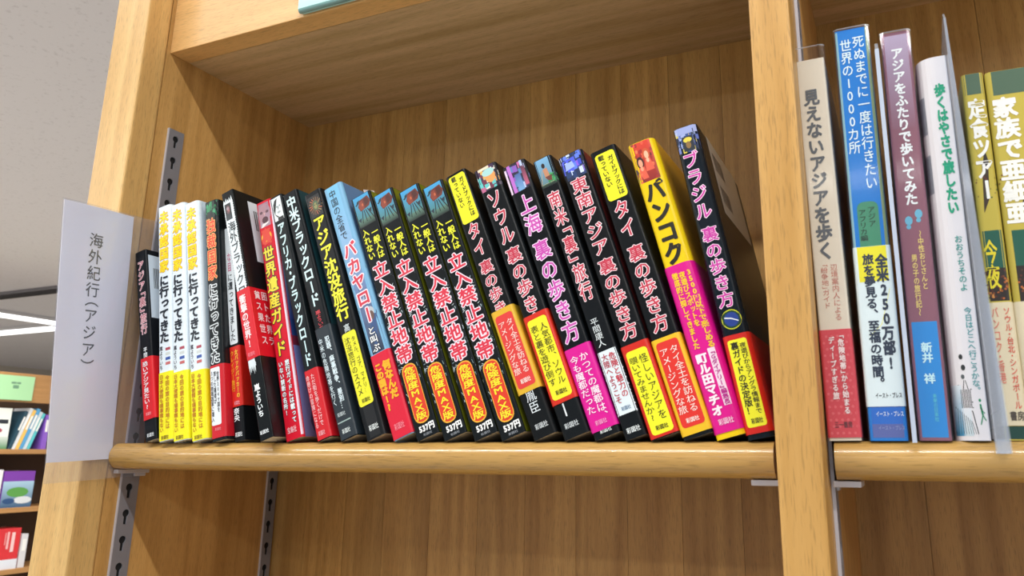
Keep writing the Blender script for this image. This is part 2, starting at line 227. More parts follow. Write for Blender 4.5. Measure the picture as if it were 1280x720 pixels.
BK={
'asia':('#14171c','#14171c',[
  ('T', 'title', 'アジア「裏」旅行', 0.5, 150.6, 85.9, 0.62, '#a82838', '#f4d8e0', 0.06, 0.0),
  ('T', 'author', '平間', 0.5, 75.1, 66.4, 0.35, '#eef6fb', None, 0.05, 0.012),
  ('O', 66.4, 16.6, '#d81c28'),
  ('S', 0.004, 0.07, 0.19, 0.297, '#cfdce8'),
  ('SB', 0.012, 0.05, 0.24, 0.275),
  ('T', 'band', '恐いアジア見たい?', 0.45, 63.3, 24.4, 0.48, '#eef6fb', None, 0, 0.02),
  ('H', 'band', '彩図社', 0.3, 0.75, 22.2, 19.7, '#f0a0a8', 0.015),
  ('H', 'publisher', '彩図社', 0.25, 0.85, 5.8, 2.7, '#eef6fb', 0.015)]),
'w1':('#e4f1fa','#cfe4f4',[
  ('T', 'title', '未承認国家', 0.46, 189.9, 135.4, 0.78, '#f8e41c', '#f0a01c', 0.03, 0.022),
  ('T', 'title', 'に行ってきた', 0.45, 133.3, 76.5, 0.72, '#1b2430', None, 0, 0.045),
  ('T', 'author', '嵐よういち', 0.2, 74.7, 55.4, 0.24, '#223', None, 0, 0.01),
  ('P', 'author', 72.4, 70.2, 0.52, 0.86, '#b04a5a', 0.0),
  ('P', 'author', 68.5, 66.3, 0.52, 0.86, '#d0d8d8', 0.0),
  ('P', 'author', 64.7, 62.4, 0.52, 0.86, '#3a5aa8', 0.0),
  ('P', 'author', 60.8, 58.6, 0.52, 0.86, '#c86a6a', 0.0),
  ('O', 53.2, 0.6, '#f4ee1e'),
  ('T', 'band', '今回の旅の目的地には', 0.68, 50.1, 8.6, 0.3, '#c07818', None, 0, 0.02),
  ('T', 'band', '日本大使館も領事館もない', 0.24, 51.5, 6.8, 0.28, '#c07818', None, 0, 0.02),
  ('H', 'band', '彩図社', 0.2, 0.75, 4.3, 1.3, '#7a5a10', 0.015)]),
'dok':('#1a2124','#15191c',[
  ('I', 192.3, 171.2, 0, 1, 'jungle'),
  ('T', 'title', '独裁国家', 0.46, 177.7, 124.5, 0.8, '#e03c1c', '#f4b468', 0.05, 0.015),
  ('T', 'title', 'に行ってきた', 0.46, 122.5, 57.7, 0.74, '#1c2228', '#dfe8ec', 0.08, 0.03),
  ('O', 57.0, 2.3, '#cc1e2c'),
  ('P', 'band', 55.1, 11.7, 0.06, 0.78, '#e8f2fa', 0.1),
  ('T', 'band', '世界204ヶ国を', 0.62, 51.7, 20.8, 0.2, '#20242c', None, 0.05, 0.012),
  ('T', 'band', '旅した著者が', 0.4, 52.4, 27.4, 0.2, '#20242c', None, 0.05, 0.012),
  ('T', 'band', '5つの独裁国家に潜入', 0.18, 53.0, 14.3, 0.2, '#20242c', None, 0.05, 0.012),
  ('H', 'band', '彩図社', 0.3, 0.75, 9.8, 7.5, '#e88890', 0.015)]),
'k6':('#16191d','#16191d',[
  ('P', 'title', 170.6, 73.9, 0.06, 0.88, '#e4eff6', 0.15),
  ('T', 'title', 'な目', 0.45, 149.3, 132.9, 0.4, '#c8608c', None, 0.05, 0.012),
  ('T', 'title', 'に遭ってきました', 0.45, 131.6, 76.0, 0.5, '#242c34', None, 0, 0.01),
  ('O', 72.0, 25.8, '#d4281e'),
  ('T', 'band', '女バックパッカーの', 0.7, 69.0, 31.9, 0.34, '#f0c030', None, 0, 0.03),
  ('T', 'band', 'クレイジー旅行', 0.28, 68.8, 37.2, 0.32, '#f0a828', None, 0, 0.02),
  ('H', 'band', '彩図社', 0.25, 0.8, 29.9, 26.9, '#f0a0b0', 0.015),
  ('T', 'author', '奈央', 0.4, 24.8, 14.6, 0.55, '#eef6fb', None, 0, 0.02),
  ('H', 'publisher', '彩図社', 0.15, 0.85, 6.7, 3.2, '#eef6fb', 0.015)]),
'k7':('#15191b','#121517',[
  ('J', 198.0, 109.4, 0.1, 0.84),
  ('I', 191.4, 176.9, 0.16, 0.66, 'photo_dark'),
  ('T', 'title', '海外ブラックロ', 0.5, 174.8, 110.8, 0.62, '#20262c', None, 0, 0.015),
  ('O', 116.1, 60.6, '#d81a2a'),
  ('T', 'band', '衝撃の世界!', 0.45, 111.7, 69.0, 0.5, '#f6e0e4', None, 0, 0.03),
  ('H', 'band', '彩図社', 0.2, 0.75, 65.8, 62.6, '#f08090', 0.015),
  ('J', 61.9, 54.4, 0.08, 0.6),
  ('T', 'author', '嵐よういち', 0.45, 41.2, 16.6, 0.42, '#eef6fb', None, 0, 0.03),
  ('H', 'publisher', '彩図社', 0.15, 0.8, 7.1, 4.2, '#eef6fb', 0.015),
  ('S', 0.027, 0.12, 0.27, 0.375, '#dfe9f2'),
  ('SB', 0.036, 0.1, 0.325, 0.36),
  ('ST', '貧困', 'ストリートで', '果たして', '世界の', 'スラム')]),
'ura':('#cf1a30','#8a9ad0',[
  ('I', 188.4, 168.0, 0, 1, 'skull'),
  ('C', 0.45, 159.0, 0.36),
  ('T', 'title', '裏', 0.45, 166.2, 152.4, 0.62, '#d8361c', None, 0, 0.045),
  ('T', 'title', '世界遺産ガイド', 0.45, 151.0, 61.5, 0.76, '#ecd82a', '#35201a', 0.05, 0.025),
  ('T', 'band_', '旅行ガイドには載って', 0.7, 58.4, 11.3, 0.3, '#eef6fb', '#38202a', 0.05, 0.03),
  ('T', 'band_', 'いない禁断の名所!', 0.3, 58.5, 17.8, 0.28, '#eef6fb', '#38202a', 0.05, 0.03),
  ('H', 'publisher', '宝島社', 0.2, 0.75, 9.4, 4.8, '#f0c0c8', 0.015),
  ('P', 'edge', 188.4, 1.8, 0.93, 1, '#e8d8e8', 0.0),
  ('SP',)]),
'afr':('#161c20','#161c20',[
  ('I', 195.9, 175.7, 0, 1, 'portrait'),
  ('T', 'title', 'アフリカ・ブラックロード', 0.5, 173.5, 54.2, 0.6, '#cfeef4', None, 0, 0.03),
  ('O', 51.7, 0.6, '#cf1c28'),
  ('T', 'band', 'ただ街を歩くだけで', 0.6, 48.2, 9.5, 0.3, '#f6dce0', None, 0, 0),
  ('T', 'band', '命懸けの冒険になる', 0.22, 48.1, 8.8, 0.26, '#f6dce0', None, 0, 0),
  ('H', 'band', '彩図社', 0.2, 0.7, 6.6, 3.2, '#f0b0b8', 0.015)]),
'chu':('#14191d','#1c4048',[
  ('T', 'title', '中米ブラックロード', 0.5, 196.3, 101.0, 0.66, '#d2eef4', None, 0, 0.03),
  ('T', 'author', '嵐よういち', 0.5, 97.8, 82.3, 0.34, '#d0404a', None, 0.05, 0.012),
  ('O', 84.2, 0.6, '#28323a'),
  ('T', 'band', '犯罪、麻薬戦争、差別…', 0.68, 76.0, 21.0, 0.3, '#d6e8f0', None, 0, 0.03),
  ('T', 'band', '中米の危険地帯を行く', 0.24, 76.3, 24.8, 0.26, '#d6e8f0', None, 0, 0.01),
  ('H', 'band', '彩図社', 0.2, 0.7, 19.4, 16.5, '#c0ccd0', 0.015),
  ('P', 'band', 13.0, 12.1, 0, 1, '#9ab0ac', 0.0),
  ('H', 'band', '彩図社', 0.25, 0.75, 7.5, 4.0, '#dce8e8', 0.015)]),
'chin':('#1a1d20','#1a1d20',[
  ('I', 193.8, 175.7, 0.1, 0.95, 'mandala'),
  ('T', 'title', 'アジア沈没旅行', 0.5, 175.7, 88.2, 0.72, '#eeea30', None, 0, 0.03),
  ('T', 'author', '高', 0.5, 85.0, 78.7, 0.34, '#c8d4d8', None, 0.05, 0.012),
  ('P', 'author', 78.7, 23.6, 0.12, 0.88, '#ece92a', 0.12),
  ('T', 'author', 'タメル、ゴア、マナリ…', 0.68, 74.2, 31.7, 0.22, '#2c2c10', None, 0, -0.0),
  ('T', 'author', '沈没旅行のススメ', 0.35, 75.4, 31.0, 0.32, '#2c2c10', None, 0, 0),
  ('H', 'author', '彩図社', 0.3, 0.75, 28.7, 25.7, '#4a4a14', 0.015),
  ('P', 'edge', 23.0, 1.2, 0.25, 0.8, '#101316', 0),
  ('H', 'publisher', '彩図社', 0.3, 0.8, 9.4, 5.4, '#dfe8e8', 0.015)]),
'china':('#7fb4d8','#5a7da8',[
  ('I', 200.2, 62.1, 0, 1, 'skyline'),
  ('T', 'title', '中国の全省で', 0.42, 197.3, 153.4, 0.4, '#202428', None, 0, 0.0),
  ('T', 'title', 'バカヤロー', 0.5, 150.7, 84.4, 0.76, '#d03048', '#f2e4ee', 0.075, 0.03),
  ('T', 'title', 'と叫ぶ', 0.45, 82.2, 62.5, 0.44, '#f0f4f8', '#181c20', 0.06, 0.02),
  ('O', 61.5, 0.6, '#d81e3a'),
  ('T', 'band', '何なんだ', 0.7, 54.5, 26.7, 0.4, '#f2b41c', None, 0, 0.06),
  ('T', 'band', 'この国は!?', 0.28, 54.7, 19.9, 0.36, '#f2b41c', None, 0, 0.06),
  ('H', 'band', '彩図社', 0.25, 0.75, 10.4, 5.9, '#f08898', 0.015)]),
'A':('#14191c','#6f7418',[
  ('I', 187.1, 161.9, 0, 1, 'tower'),
  ('T', 'title', '一般人は', 0.72, 157.1, 132.5, 0.34, '#e8ea30', None, 0, 0.025),
  ('T', 'title', '入れない', 0.28, 159.8, 134.4, 0.34, '#e8ea30', None, 0, 0.025),
  ('B', 131.1, 52.3),
  ('T', 'title', '立入禁止地帯', 0.5, 131.1, 52.3, 0.82, '#d83048', '#f4e2ee', 0.055, 0.022),
  ('P', 'author', 51.7, 10.0, 0.16, 0.84, '#f2b030', 0.3),
  ('P', 'author', 50.8, 10.9, 0.19, 0.81, '#dc3a20', 0.28),
  ('T', 'author', '危険度MAX版', 0.5, 49.4, 12.3, 0.5, '#f4e22a', None, 0, 0.022),
  ('H', 'author', '537円', 0.22, 0.93, 9.0, 4.0, '#f2f4f4', 0.05),
  ('H', 'publisher', '彩図社', 0.35, 0.75, 3.1, 1.4, '#8a9098', 0.015)]),
'tai1':('#141719','#101214',[
  ('P', 'title', 192.3, 154.1, 0.12, 0.92, '#f0ee22', 0.12),
  ('T', 'title', 'ガイドブックには', 0.7, 189.1, 157.4, 0.24, '#33350c', None, 0, 0.02),
  ('T', 'title', '載っていない', 0.36, 191.6, 166.3, 0.24, '#33350c', None, 0, 0.02),
  ('T', 'title', 'タイ', 0.5, 153.4, 127.0, 0.66, '#c4364e', '#f6e4ea', 0.042, 0.012),
  ('T', 'title', '裏の歩き方', 0.5, 123.9, 72.3, 0.66, '#c4364e', '#f6e4ea', 0.042, 0.012),
  ('O', 87.3, 29.7, '#dcb030'),
  ('P', 'band', 83.3, 32.9, 0.12, 0.9, '#dc3c38', 0.12),
  ('T', 'band', 'タイ全土を訪ねる', 0.68, 79.0, 41.4, 0.32, '#f8e8e0', None, 0, 0.0),
  ('T', 'band', 'アメージングな旅', 0.32, 78.9, 41.8, 0.32, '#f8e8e0', None, 0, 0.0),
  ('H', 'band', '彩図社', 0.3, 0.75, 38.7, 35.5, '#f8e8e0', 0.015),
  ('T', 'author', '胤臣', 0.5, 30.3, 15.4, 0.46, '#dfe8ee', None, 0, 0.0),
  ('H', 'publisher', '彩図社', 0.25, 0.8, 9.0, 5.4, '#c8d0d4', 0.015)]),
'seoul':('#13171a','#101316',[
  ('I', 193.9, 176.2, 0, 0.98, 'neon1'),
  ('T', 'title', 'ソウル', 0.5, 174.9, 132.8, 0.68, '#c4364e', '#f6e4ea', 0.042, 0.012),
  ('T', 'title', '裏の歩き方', 0.5, 130.4, 70.4, 0.68, '#c4364e', '#f6e4ea', 0.042, 0.012),
  ('O', 81.7, 22.1, '#d02c1c'),
  ('P', 'band', 78.3, 24.7, 0.12, 0.9, '#eee828', 0.12),
  ('T', 'band', '人気都市、ソウル', 0.68, 74.0, 32.8, 0.32, '#33300c', None, 0, 0.0),
  ('T', 'band', '表と裏を遊び倒す', 0.32, 74.1, 33.3, 0.32, '#33300c', None, 0, 0.0),
  ('H', 'band', '彩図社', 0.3, 0.75, 30.2, 27.1, '#33300c', 0.015),
  ('T', 'author', 'ー', 0.4, 22.3, 12.5, 0.5, '#e0e8ec', None, 0.05, 0.012),
  ('H', 'publisher', '彩図社', 0.2, 0.75, 9.4, 5.9, '#c8d0d4', 0.015)]),
'shang':('#12161a','#101316',[
  ('I', 192.2, 171.1, 0, 0.98, 'neon2'),
  ('T', 'title', '上海', 0.5, 167.9, 137.2, 0.76, '#cc50b4', '#f4def4', 0.042, 0.012),
  ('T', 'title', '裏の歩き方', 0.5, 132.9, 60.3, 0.74, '#cc50b4', '#f4def4', 0.042, 0.012),
  ('O', 57.6, 4.6, '#d81494'),
  ('T', 'band', 'かつての魔都は、', 0.66, 52.7, 9.0, 0.36, '#f8e2f0', None, 0, 0.01),
  ('T', 'band', '今も魔都だった', 0.28, 52.3, 15.0, 0.34, '#f8e2f0', None, 0, 0.01),
  ('H', 'band', '彩図社', 0.25, 0.7, 10.7, 7.8, '#f0a0d0', 0.015),
  ('H', 'publisher', '彩図社', 0.3, 0.75, 5.4, 2.5, '#e0e8e8', 0.015)]),
'nan':('#12161a','#101316',[
  ('I', 192.1, 171.2, 0, 1, 'jungle_man'),
  ('T', 'title', '南米「裏」旅行', 0.5, 166.9, 87.5, 0.72, '#c4364e', '#f6e4ea', 0.042, 0.012),
  ('T', 'author', '平間康人', 0.4, 76.2, 57.1, 0.4, '#e0eaee', None, 0, 0),
  ('J2', 55.5, 14.0, 0.06, 0.94),
  ('T', 'author', '危険と魅力の', 0.68, 52.4, 24.0, 0.34, '#c04050', None, 0, 0.02),
  ('T', 'author', '大陸へようこそ', 0.32, 52.8, 21.3, 0.32, '#b04858', None, 0, 0.02),
  ('H', 'author', '彩図社', 0.3, 0.75, 19.3, 16.8, '#6080a0', 0.015),
  ('H', 'publisher', '彩図社', 0.2, 0.85, 6.6, 3.2, '#e0e8ea', 0.015)]),
'tonan':('#141619','#6a2024',[
  ('I', 191.0, 172.9, 0.02, 1, 'neonblue'),
  ('T', 'title', '東南アジア', 0.5, 172.9, 116.3, 0.72, '#c4364e', '#f6e4ea', 0.042, 0.012),
  ('T', 'title', '裏の歩き方', 0.5, 114.1, 59.9, 0.7, '#c4364e', '#f6e4ea', 0.042, 0.012),
  ('O', 57.3, 0.6, '#cc281c'),
  ('P', 'band', 53.2, 2.2, 0.12, 0.9, '#eeee26', 0.12),
  ('T', 'band', '怪しいアジアを', 0.68, 49.5, 9.6, 0.32, '#33300c', None, 0, 0.0),
  ('T', 'band', '覗いてみませんか?', 0.32, 49.3, 9.9, 0.32, '#33300c', None, 0, 0.0),
  ('H', 'band', '彩図社', 0.3, 0.75, 7.2, 4.4, '#33300c', 0.015)]),
'tai2':('#121619','#101214',[
  ('P', 'title', 187.0, 153.3, 0.14, 0.9, '#f0ee22', 0.12),
  ('T', 'title', 'ガイドブックには', 0.7, 183.5, 155.2, 0.24, '#33350c', None, 0, 0.02),
  ('T', 'title', '載っていない', 0.36, 185.8, 162.6, 0.24, '#33350c', None, 0, 0.02),
  ('T', 'title', 'タイ', 0.5, 152.2, 125.6, 0.66, '#c4364e', '#f6e4ea', 0.042, 0.012),
  ('T', 'title', '裏の歩き方', 0.5, 120.6, 63.0, 0.66, '#c4364e', '#f6e4ea', 0.042, 0.012),
  ('O', 60.0, 2.1, '#e8bc24'),
  ('P', 'band', 57.5, 6.3, 0.12, 0.9, '#dc3026', 0.12),
  ('T', 'band', 'タイ全土を訪ねる', 0.68, 53.8, 13.6, 0.32, '#f8e8e0', None, 0, 0.0),
  ('T', 'band', 'アメージングな旅', 0.32, 53.6, 13.9, 0.32, '#f8e8e0', None, 0, 0.0),
  ('H', 'band', '彩図社', 0.3, 0.75, 11.3, 8.5, '#f8e8e0', 0.015)]),
'bkk':('#eccb1c','#d8a028',[
  ('I', 189.1, 161.5, 0.04, 0.84, 'girls'),
  ('T', 'title', 'バンコク', 0.5, 161.0, 104.4, 0.72, '#1c1a10', None, 0, 0.05),
  ('O', 104.4, 3.2, '#d80f8c'),
  ('T', 'band', '3500円以下で楽しめる', 0.78, 99.5, 50.6, 0.24, '#f0c828', None, 0, 0.04),
  ('T', 'band', '夜遊びスポットを', 0.54, 99.0, 64.6, 0.22, '#f0c828', None, 0, 0.03),
  ('T', 'band', '徹底的に探してきました', 0.3, 99.5, 51.8, 0.22, '#f0c828', None, 0, 0.03),
  ('P', 'band', 50.7, 17.3, 0.6, 0.84, '#eed8ea', 0.0),
  ('T', 'band', '『Gダイアリー』編集長', 0.72, 48.5, 17.5, 0.2, '#b82890', None, 0, 0.03),
  ('T', 'band', '町ル田マチオ', 0.34, 49.2, 12.6, 0.38, '#f6e6f2', None, 0, 0.05),
  ('H', 'band', '彩図社', 0.25, 0.75, 10.9, 7.3, '#f0c8e0', 0.015)]),
'bra':('#101a24','#141a20',[
  ('I', 192.0, 174.7, 0.06, 0.96, 'carnival'),
  ('T', 'title', 'ブラジル', 0.45, 175.0, 129.5, 0.72, '#cc38a8', '#f8e0f2', 0.042, 0.012),
  ('T', 'title', '裏の歩き方', 0.48, 125.2, 74.4, 0.7, '#cc38a8', '#f8e0f2', 0.042, 0.012),
  ('F', 0.5, 67.6, 0.38),
  ('O', 58.7, 3.0, '#cc241c'),
  ('P', 'band', 55.8, 6.5, 0.14, 0.86, '#eeee2a', 0.1),
  ('T', 'band', '夜遊びからアングラ情報まで', 0.68, 53.3, 13.0, 0.24, '#2c2c10', None, 0, 0.01),
  ('T', 'band', '裏ガイドの決定版！', 0.38, 54.4, 13.5, 0.3, '#2c2c10', None, 0, 0.02),
  ('H', 'band', '彩図社', 0.32, 0.75, 11.2, 8.2, '#3c3c14', 0.015),
  ('S', 0.05, 0.225, 0.268, 0.373, '#c4c6c4'),
  ('SB', 0.065, 0.12, 0.285, 0.31),
  ('SB', 0.065, 0.12, 0.33, 0.355)]),
'mie':('#dcd4c4','#d8d0c0',[
  ('T', 'title', '見えないアジアを歩く', 0.45, 200.6, 97.5, 0.56, '#555b62', None, 0, 0.035),
  ('T', 'author', '辺境案内人による', 0.66, 94.9, 63.2, 0.24, '#c87868', None, 0, 0),
  ('T', 'author', '「紛争地」ガイド', 0.34, 95.4, 70.2, 0.24, '#c87868', None, 0, 0),
  ('O', 58.6, 1.6, '#d24450'),
  ('D', 57.7, 2.4, '#dc6068'),
  ('T', 'band', '「危険地帯」から始まる', 0.66, 55.8, 13.4, 0.22, '#f4e4e6', '#b8303c', 0.03, 0.03),
  ('T', 'band', 'ディープすぎる旅', 0.36, 54.8, 21.1, 0.22, '#f4e4e6', '#b8303c', 0.03, 0.03),
  ('H', 'band', '三一書房', 0.22, 0.78, 9.8, 6.5, '#6a2028', 0.015)]),
'shinu':('#1e7cd4','#6d8c86',[
  ('P', 'edge', 233.6, 103.0, 0, 0.08, '#88b8c8', 0.0),
  ('P', 'edge', 234.7, 103.0, 0.9, 1, '#79906c', 0.0),
  ('T', 'title', '死ぬまでに一度は行きたい', 0.68, 229.3, 135.1, 0.36, '#dcf2fa', None, 0, 0.01),
  ('T', 'title', '世界の1000カ所', 0.3, 228.2, 156.9, 0.36, '#dcf2fa', None, 0, 0.01),
  ('P', 'author', 128.6, 93.1, 0.2, 0.8, '#3a8c6c', 0.2),
  ('T', 'author', 'アジア', 0.6, 125.6, 113.7, 0.22, '#123c30', None, 0.05, 0.012),
  ('T', 'author', 'アフリカ編', 0.34, 124.3, 106.0, 0.22, '#123c30', None, 0.05, 0.012),
  ('O', 103.0, 17.3, '#dff0f6'),
  ('Y', 103.0, 54.0),
  ('T', 'band', '全米250万部!', 0.74, 98.1, 35.7, 0.34, '#1c2c44', None, 0, 0.04),
  ('T', 'band', '旅を夢見る、至福の時間。', 0.38, 98.7, 26.0, 0.32, '#1c2c44', None, 0, 0.03),
  ('H', 'band', 'イースト・プレス', 0.25, 0.95, 24.3, 21.4, '#303840', 0.015),
  ('P', 'edge', 17.3, 8.4, 0, 1, '#1a68cc', 0.0),
  ('H', 'publisher', 'イースト・プレス', 0.22, 0.95, 14.9, 12.1, '#e0ecf8', 0.015),
  ('P', 'edge', 8.4, 1.6, 0, 1, '#5866ac', 0.0),  # purple-blue strip paints a reflection across the foot of the spine
  ('H', 'publisher', 'イースト・プレス', 0.25, 0.95, 7.6, 5.2, '#8c9ac8', 0.015)]),
'asfu':('#8a5c6c','#8a5c6c',[
  ('G', 225.3, 168.4, '#a99ab8', '#84566a'),
  ('T', 'title', 'アジアをふたりで歩いてみた', 0.5, 217.3, 123.5, 0.44, '#e8eef2', None, 0, 0.035),
  ('E', 0.5, 117.2),
  ('T', 'author', '〜中性おじさんと', 0.66, 109.3, 77.1, 0.2, '#e0c878', None, 0, 0.02),
  ('T', 'author', '男の子の旅行記〜', 0.4, 96.5, 63.4, 0.2, '#e0c878', None, 0, 0.02),
  ('P', 'edge', 60.3, 1.6, 0, 1, '#1a86d4', 0.0),
  ('T', 'author', '新井 祥', 0.5, 49.5, 28.2, 0.36, '#c4ecf6', None, 0, 0.03),
  ('T', 'publisher', '未来の日本社', 0.6, 23.3, 9.4, 0.14, '#58c4d8', None, 0.05, 0.012)]),
'aruku':('#e2e0e4','#e2e0e4',[
  ('T', 'title', '歩くはやさで旅したい', 0.68, 191.2, 116.2, 0.36, '#1ea07a', None, 0, 0.05),
  ('T', 'author', 'おおうちそのよ', 0.72, 104.7, 74.8, 0.26, '#3c9c94', None, 0, 0.01),
  ('T', 'author', '今日はどこへ行こうかな。', 0.75, 66.5, 22.4, 0.24, '#3c9ca0', None, 0, 0.01),
  ('V', 47.8, 2.2)]),
'tei1':('#bfae50','#3e5840',[
  ('P', 'edge', 195.2, 182.9, 0, 1, '#4a6450', 0.0),
  ('Z', 151.9, 120.6),
  ('T', 'title', '定食ツアー', 0.53, 180.0, 122.7, 0.82, '#f0f0ea', None, 0, 0.04),
  ('P', 'edge', 106.2, 69.5, 0, 1, '#1c5848', 0.0),
  ('Q', 86.2, 69.1),
  ('T', 'title', '今夜', 0.35, 101.2, 75.0, 0.6, '#e0d030', None, 0, 0.02),
  ('O', 68.3, 7.1, '#dccfb0'),
  ('T', 'band', 'ソウル・台北・シンガポール', 0.7, 65.7, 14.8, 0.3, '#d85848', None, 0, 0.01),
  ('T', 'band', 'バンコク・香港', 0.2, 66.0, 27.3, 0.3, '#d87868', None, 0, 0.01),
  ('H', 'band', '書房', 0.3, 0.9, 14.0, 9.4, '#504840', 0.015),
  ('P', 'edge', 6.8, 0.7, 0, 1, '#1f443c', 0.0)]),
'tei2':('#bfae50','#3e5840',[
  ('P', 'edge', 195.7, 180.3, 0, 1, '#4a6450', 0.0),
  ('Z', 141.9, 120.1),
  ('T', 'title', '家族で亜細亜', 0.24, 178.5, 108.2, 0.38, '#f0f0ea', None, 0, 0.04),
  ('T', 'title', '定食ツアー', 0.72, 177.7, 121.4, 0.38, '#f0f0ea', None, 0, 0.04),
  ('P', 'edge', 105.2, 68.0, 0, 1, '#1c5848', 0.0),
  ('Q', 86.4, 67.6),
  ('T', 'title', '今も', 0.6, 98.6, 73.1, 0.3, '#e0d030', None, 0, 0.02),
  ('O', 68.0, 7.8, '#dccfb0'),
  ('T', 'band', '庶民の味', 0.3, 65.6, 19.2, 0.24, '#d04838', None, 0, 0.01),
  ('H', 'band', '書房', 0.3, 0.6, 14.5, 10.0, '#504840', 0.015),
  ('P', 'edge', 7.4, 0.7, 0, 1, '#1f443c', 0.0)]),
}
# ---------------------------------------------------------------- lettering
_G={}
ROT=set('ー〜～「」『』（）…‥()'); SMALL=set('っゃゅょッャュョァィゥェォヶぁぃぅぇぉ'); PUNC=set('、。')
def glyph(ch):
    """outline of one character: (verts in an em box centred on 0, faces, boundary edges)"""
    if ch in _G: return _G[ch]
    cu=bpy.data.curves.new('g','FONT'); cu.body=ch; cu.size=1; cu.resolution_u=2
    o=bpy.data.objects.new('g',cu); col.objects.link(o); bpy.context.view_layer.update()
    me=bpy.data.meshes.new_from_object(o.evaluated_get(bpy.context.evaluated_depsgraph_get()))
    vs=[(v.co.x,v.co.y) for v in me.vertices]; fs=[tuple(p.vertices) for p in me.polygons]
    bpy.data.objects.remove(o); bpy.data.curves.remove(cu); bpy.data.meshes.remove(me)
    cnt={}
    for f in fs:
        for i in range(len(f)):
            k=(f[i],f[(i+1)%len(f)]); kk=(min(k),max(k)); cnt[kk]=cnt.get(kk,0)+1
    es=[k for k,n in cnt.items() if n==1]
    cx=.5
    if vs and ord(ch)<0x2000: cx=(min(v[0] for v in vs)+max(v[0] for v in vs))/2
    vs=[(x-cx,y-.36) for x,y in vs]
    _G[ch]=(vs,fs,es); return _G[ch]
import numpy as np
_GG={}
def thick(ch,g,N):
    """the character grown outward by g: a distance field contoured by marching squares, so no two faces overlap"""
    key=(ch,round(g,3),N)
    if key in _GG: return _GG[key]
    vs,fs,es=glyph(ch); V=np.array(vs); lo=V.min(0)-g-.03; hi=V.max(0)+g+.03; st=1.0/N
    nx,ny=[int(math.ceil((hi[i]-lo[i])/st))+1 for i in (0,1)]
    X,Y=np.meshgrid(lo[0]+st*np.arange(nx),lo[1]+st*np.arange(ny)); P=np.stack([X.ravel(),Y.ravel()],1)
    A=V[[e[0] for e in es]]; B=V[[e[1] for e in es]]; dst=np.full(len(P),9.)
    for a,b in zip(A,B):
        d=b-a; t=np.clip(((P-a)@d)/max(d@d,1e-12),0,1); dst=np.minimum(dst,np.hypot(*(P-(a+t[:,None]*d)).T))
    ins=np.zeros(len(P),int)
    for a,b in zip(A,B):
        c=(a[1]>P[:,1])!=(b[1]>P[:,1])
        if not c.any(): continue
        with np.errstate(divide='ignore',invalid='ignore'): xi=a[0]+(P[:,1]-a[1])/(b[1]-a[1])*(b[0]-a[0])
        ins+=(c&(P[:,0]<xi))
    f=(np.where(ins%2==1,dst,-dst)+g).reshape(ny,nx); pos=f>0; out=[]
    full=pos[:-1,:-1]&pos[1:,:-1]&pos[:-1,1:]&pos[1:,1:]; some=(pos[:-1,:-1]|pos[1:,:-1]|pos[:-1,1:]|pos[1:,1:])&~full
    for j in range(ny-1):
        i=0; y0=lo[1]+j*st
        while i<nx-1:
            if full[j,i]:
                k=i
                while k<nx-1 and full[j,k]: k+=1
                out.append([(lo[0]+i*st,y0),(lo[0]+k*st,y0),(lo[0]+k*st,y0+st),(lo[0]+i*st,y0+st)]); i=k; continue
            if some[j,i]:
                q=[(i,j),(i+1,j),(i+1,j+1),(i,j+1)]; pl=[]
                for n in range(4):
                    (i0,j0),(i1,j1)=q[n],q[(n+1)%4]; f0,f1=f[j0,i0],f[j1,i1]
                    if f0>0: pl.append((lo[0]+i0*st,lo[1]+j0*st))
                    if (f0>0)!=(f1>0): t=f0/(f0-f1); pl.append((lo[0]+(i0+(i1-i0)*t)*st,lo[1]+(j0+(j1-j0)*t)*st))
                if len(pl)>2: out.append(pl)
            i+=1
    _GG[key]=out; return out
HALF={'「':(.55,.22),'『':(.55,.22),'（':(.55,.22),'」':(.55,-.22),'』':(.55,-.22),'）':(.55,-.22),'・':(.6,0),'！':(.9,0)}
def put(mb,ch,cx,cz,wx,hz,fn,c,grow,off,vertical=True,N=None):
    if ch in ' 　': return
    vs,fs,es=glyph(ch)
    if not vs: return
    def tr(x,y):
        if vertical:
            if ch in ROT: x,y=y,-x
            elif ch in SMALL: x,y=x+.1,y+.08
            elif ch in PUNC: x,y=x+.6,y+.6
        return fn(cx+x*wx,cz+y*hz,off)
    if grow<=0.004:
        for f in fs: mb.poly([tr(*vs[i]) for i in f],c)
    else:
        N=N or (34 if wx>8 or hz>8 else 26)
        for pl in thick(ch,grow,N): mb.poly([tr(*q) for q in pl],c)
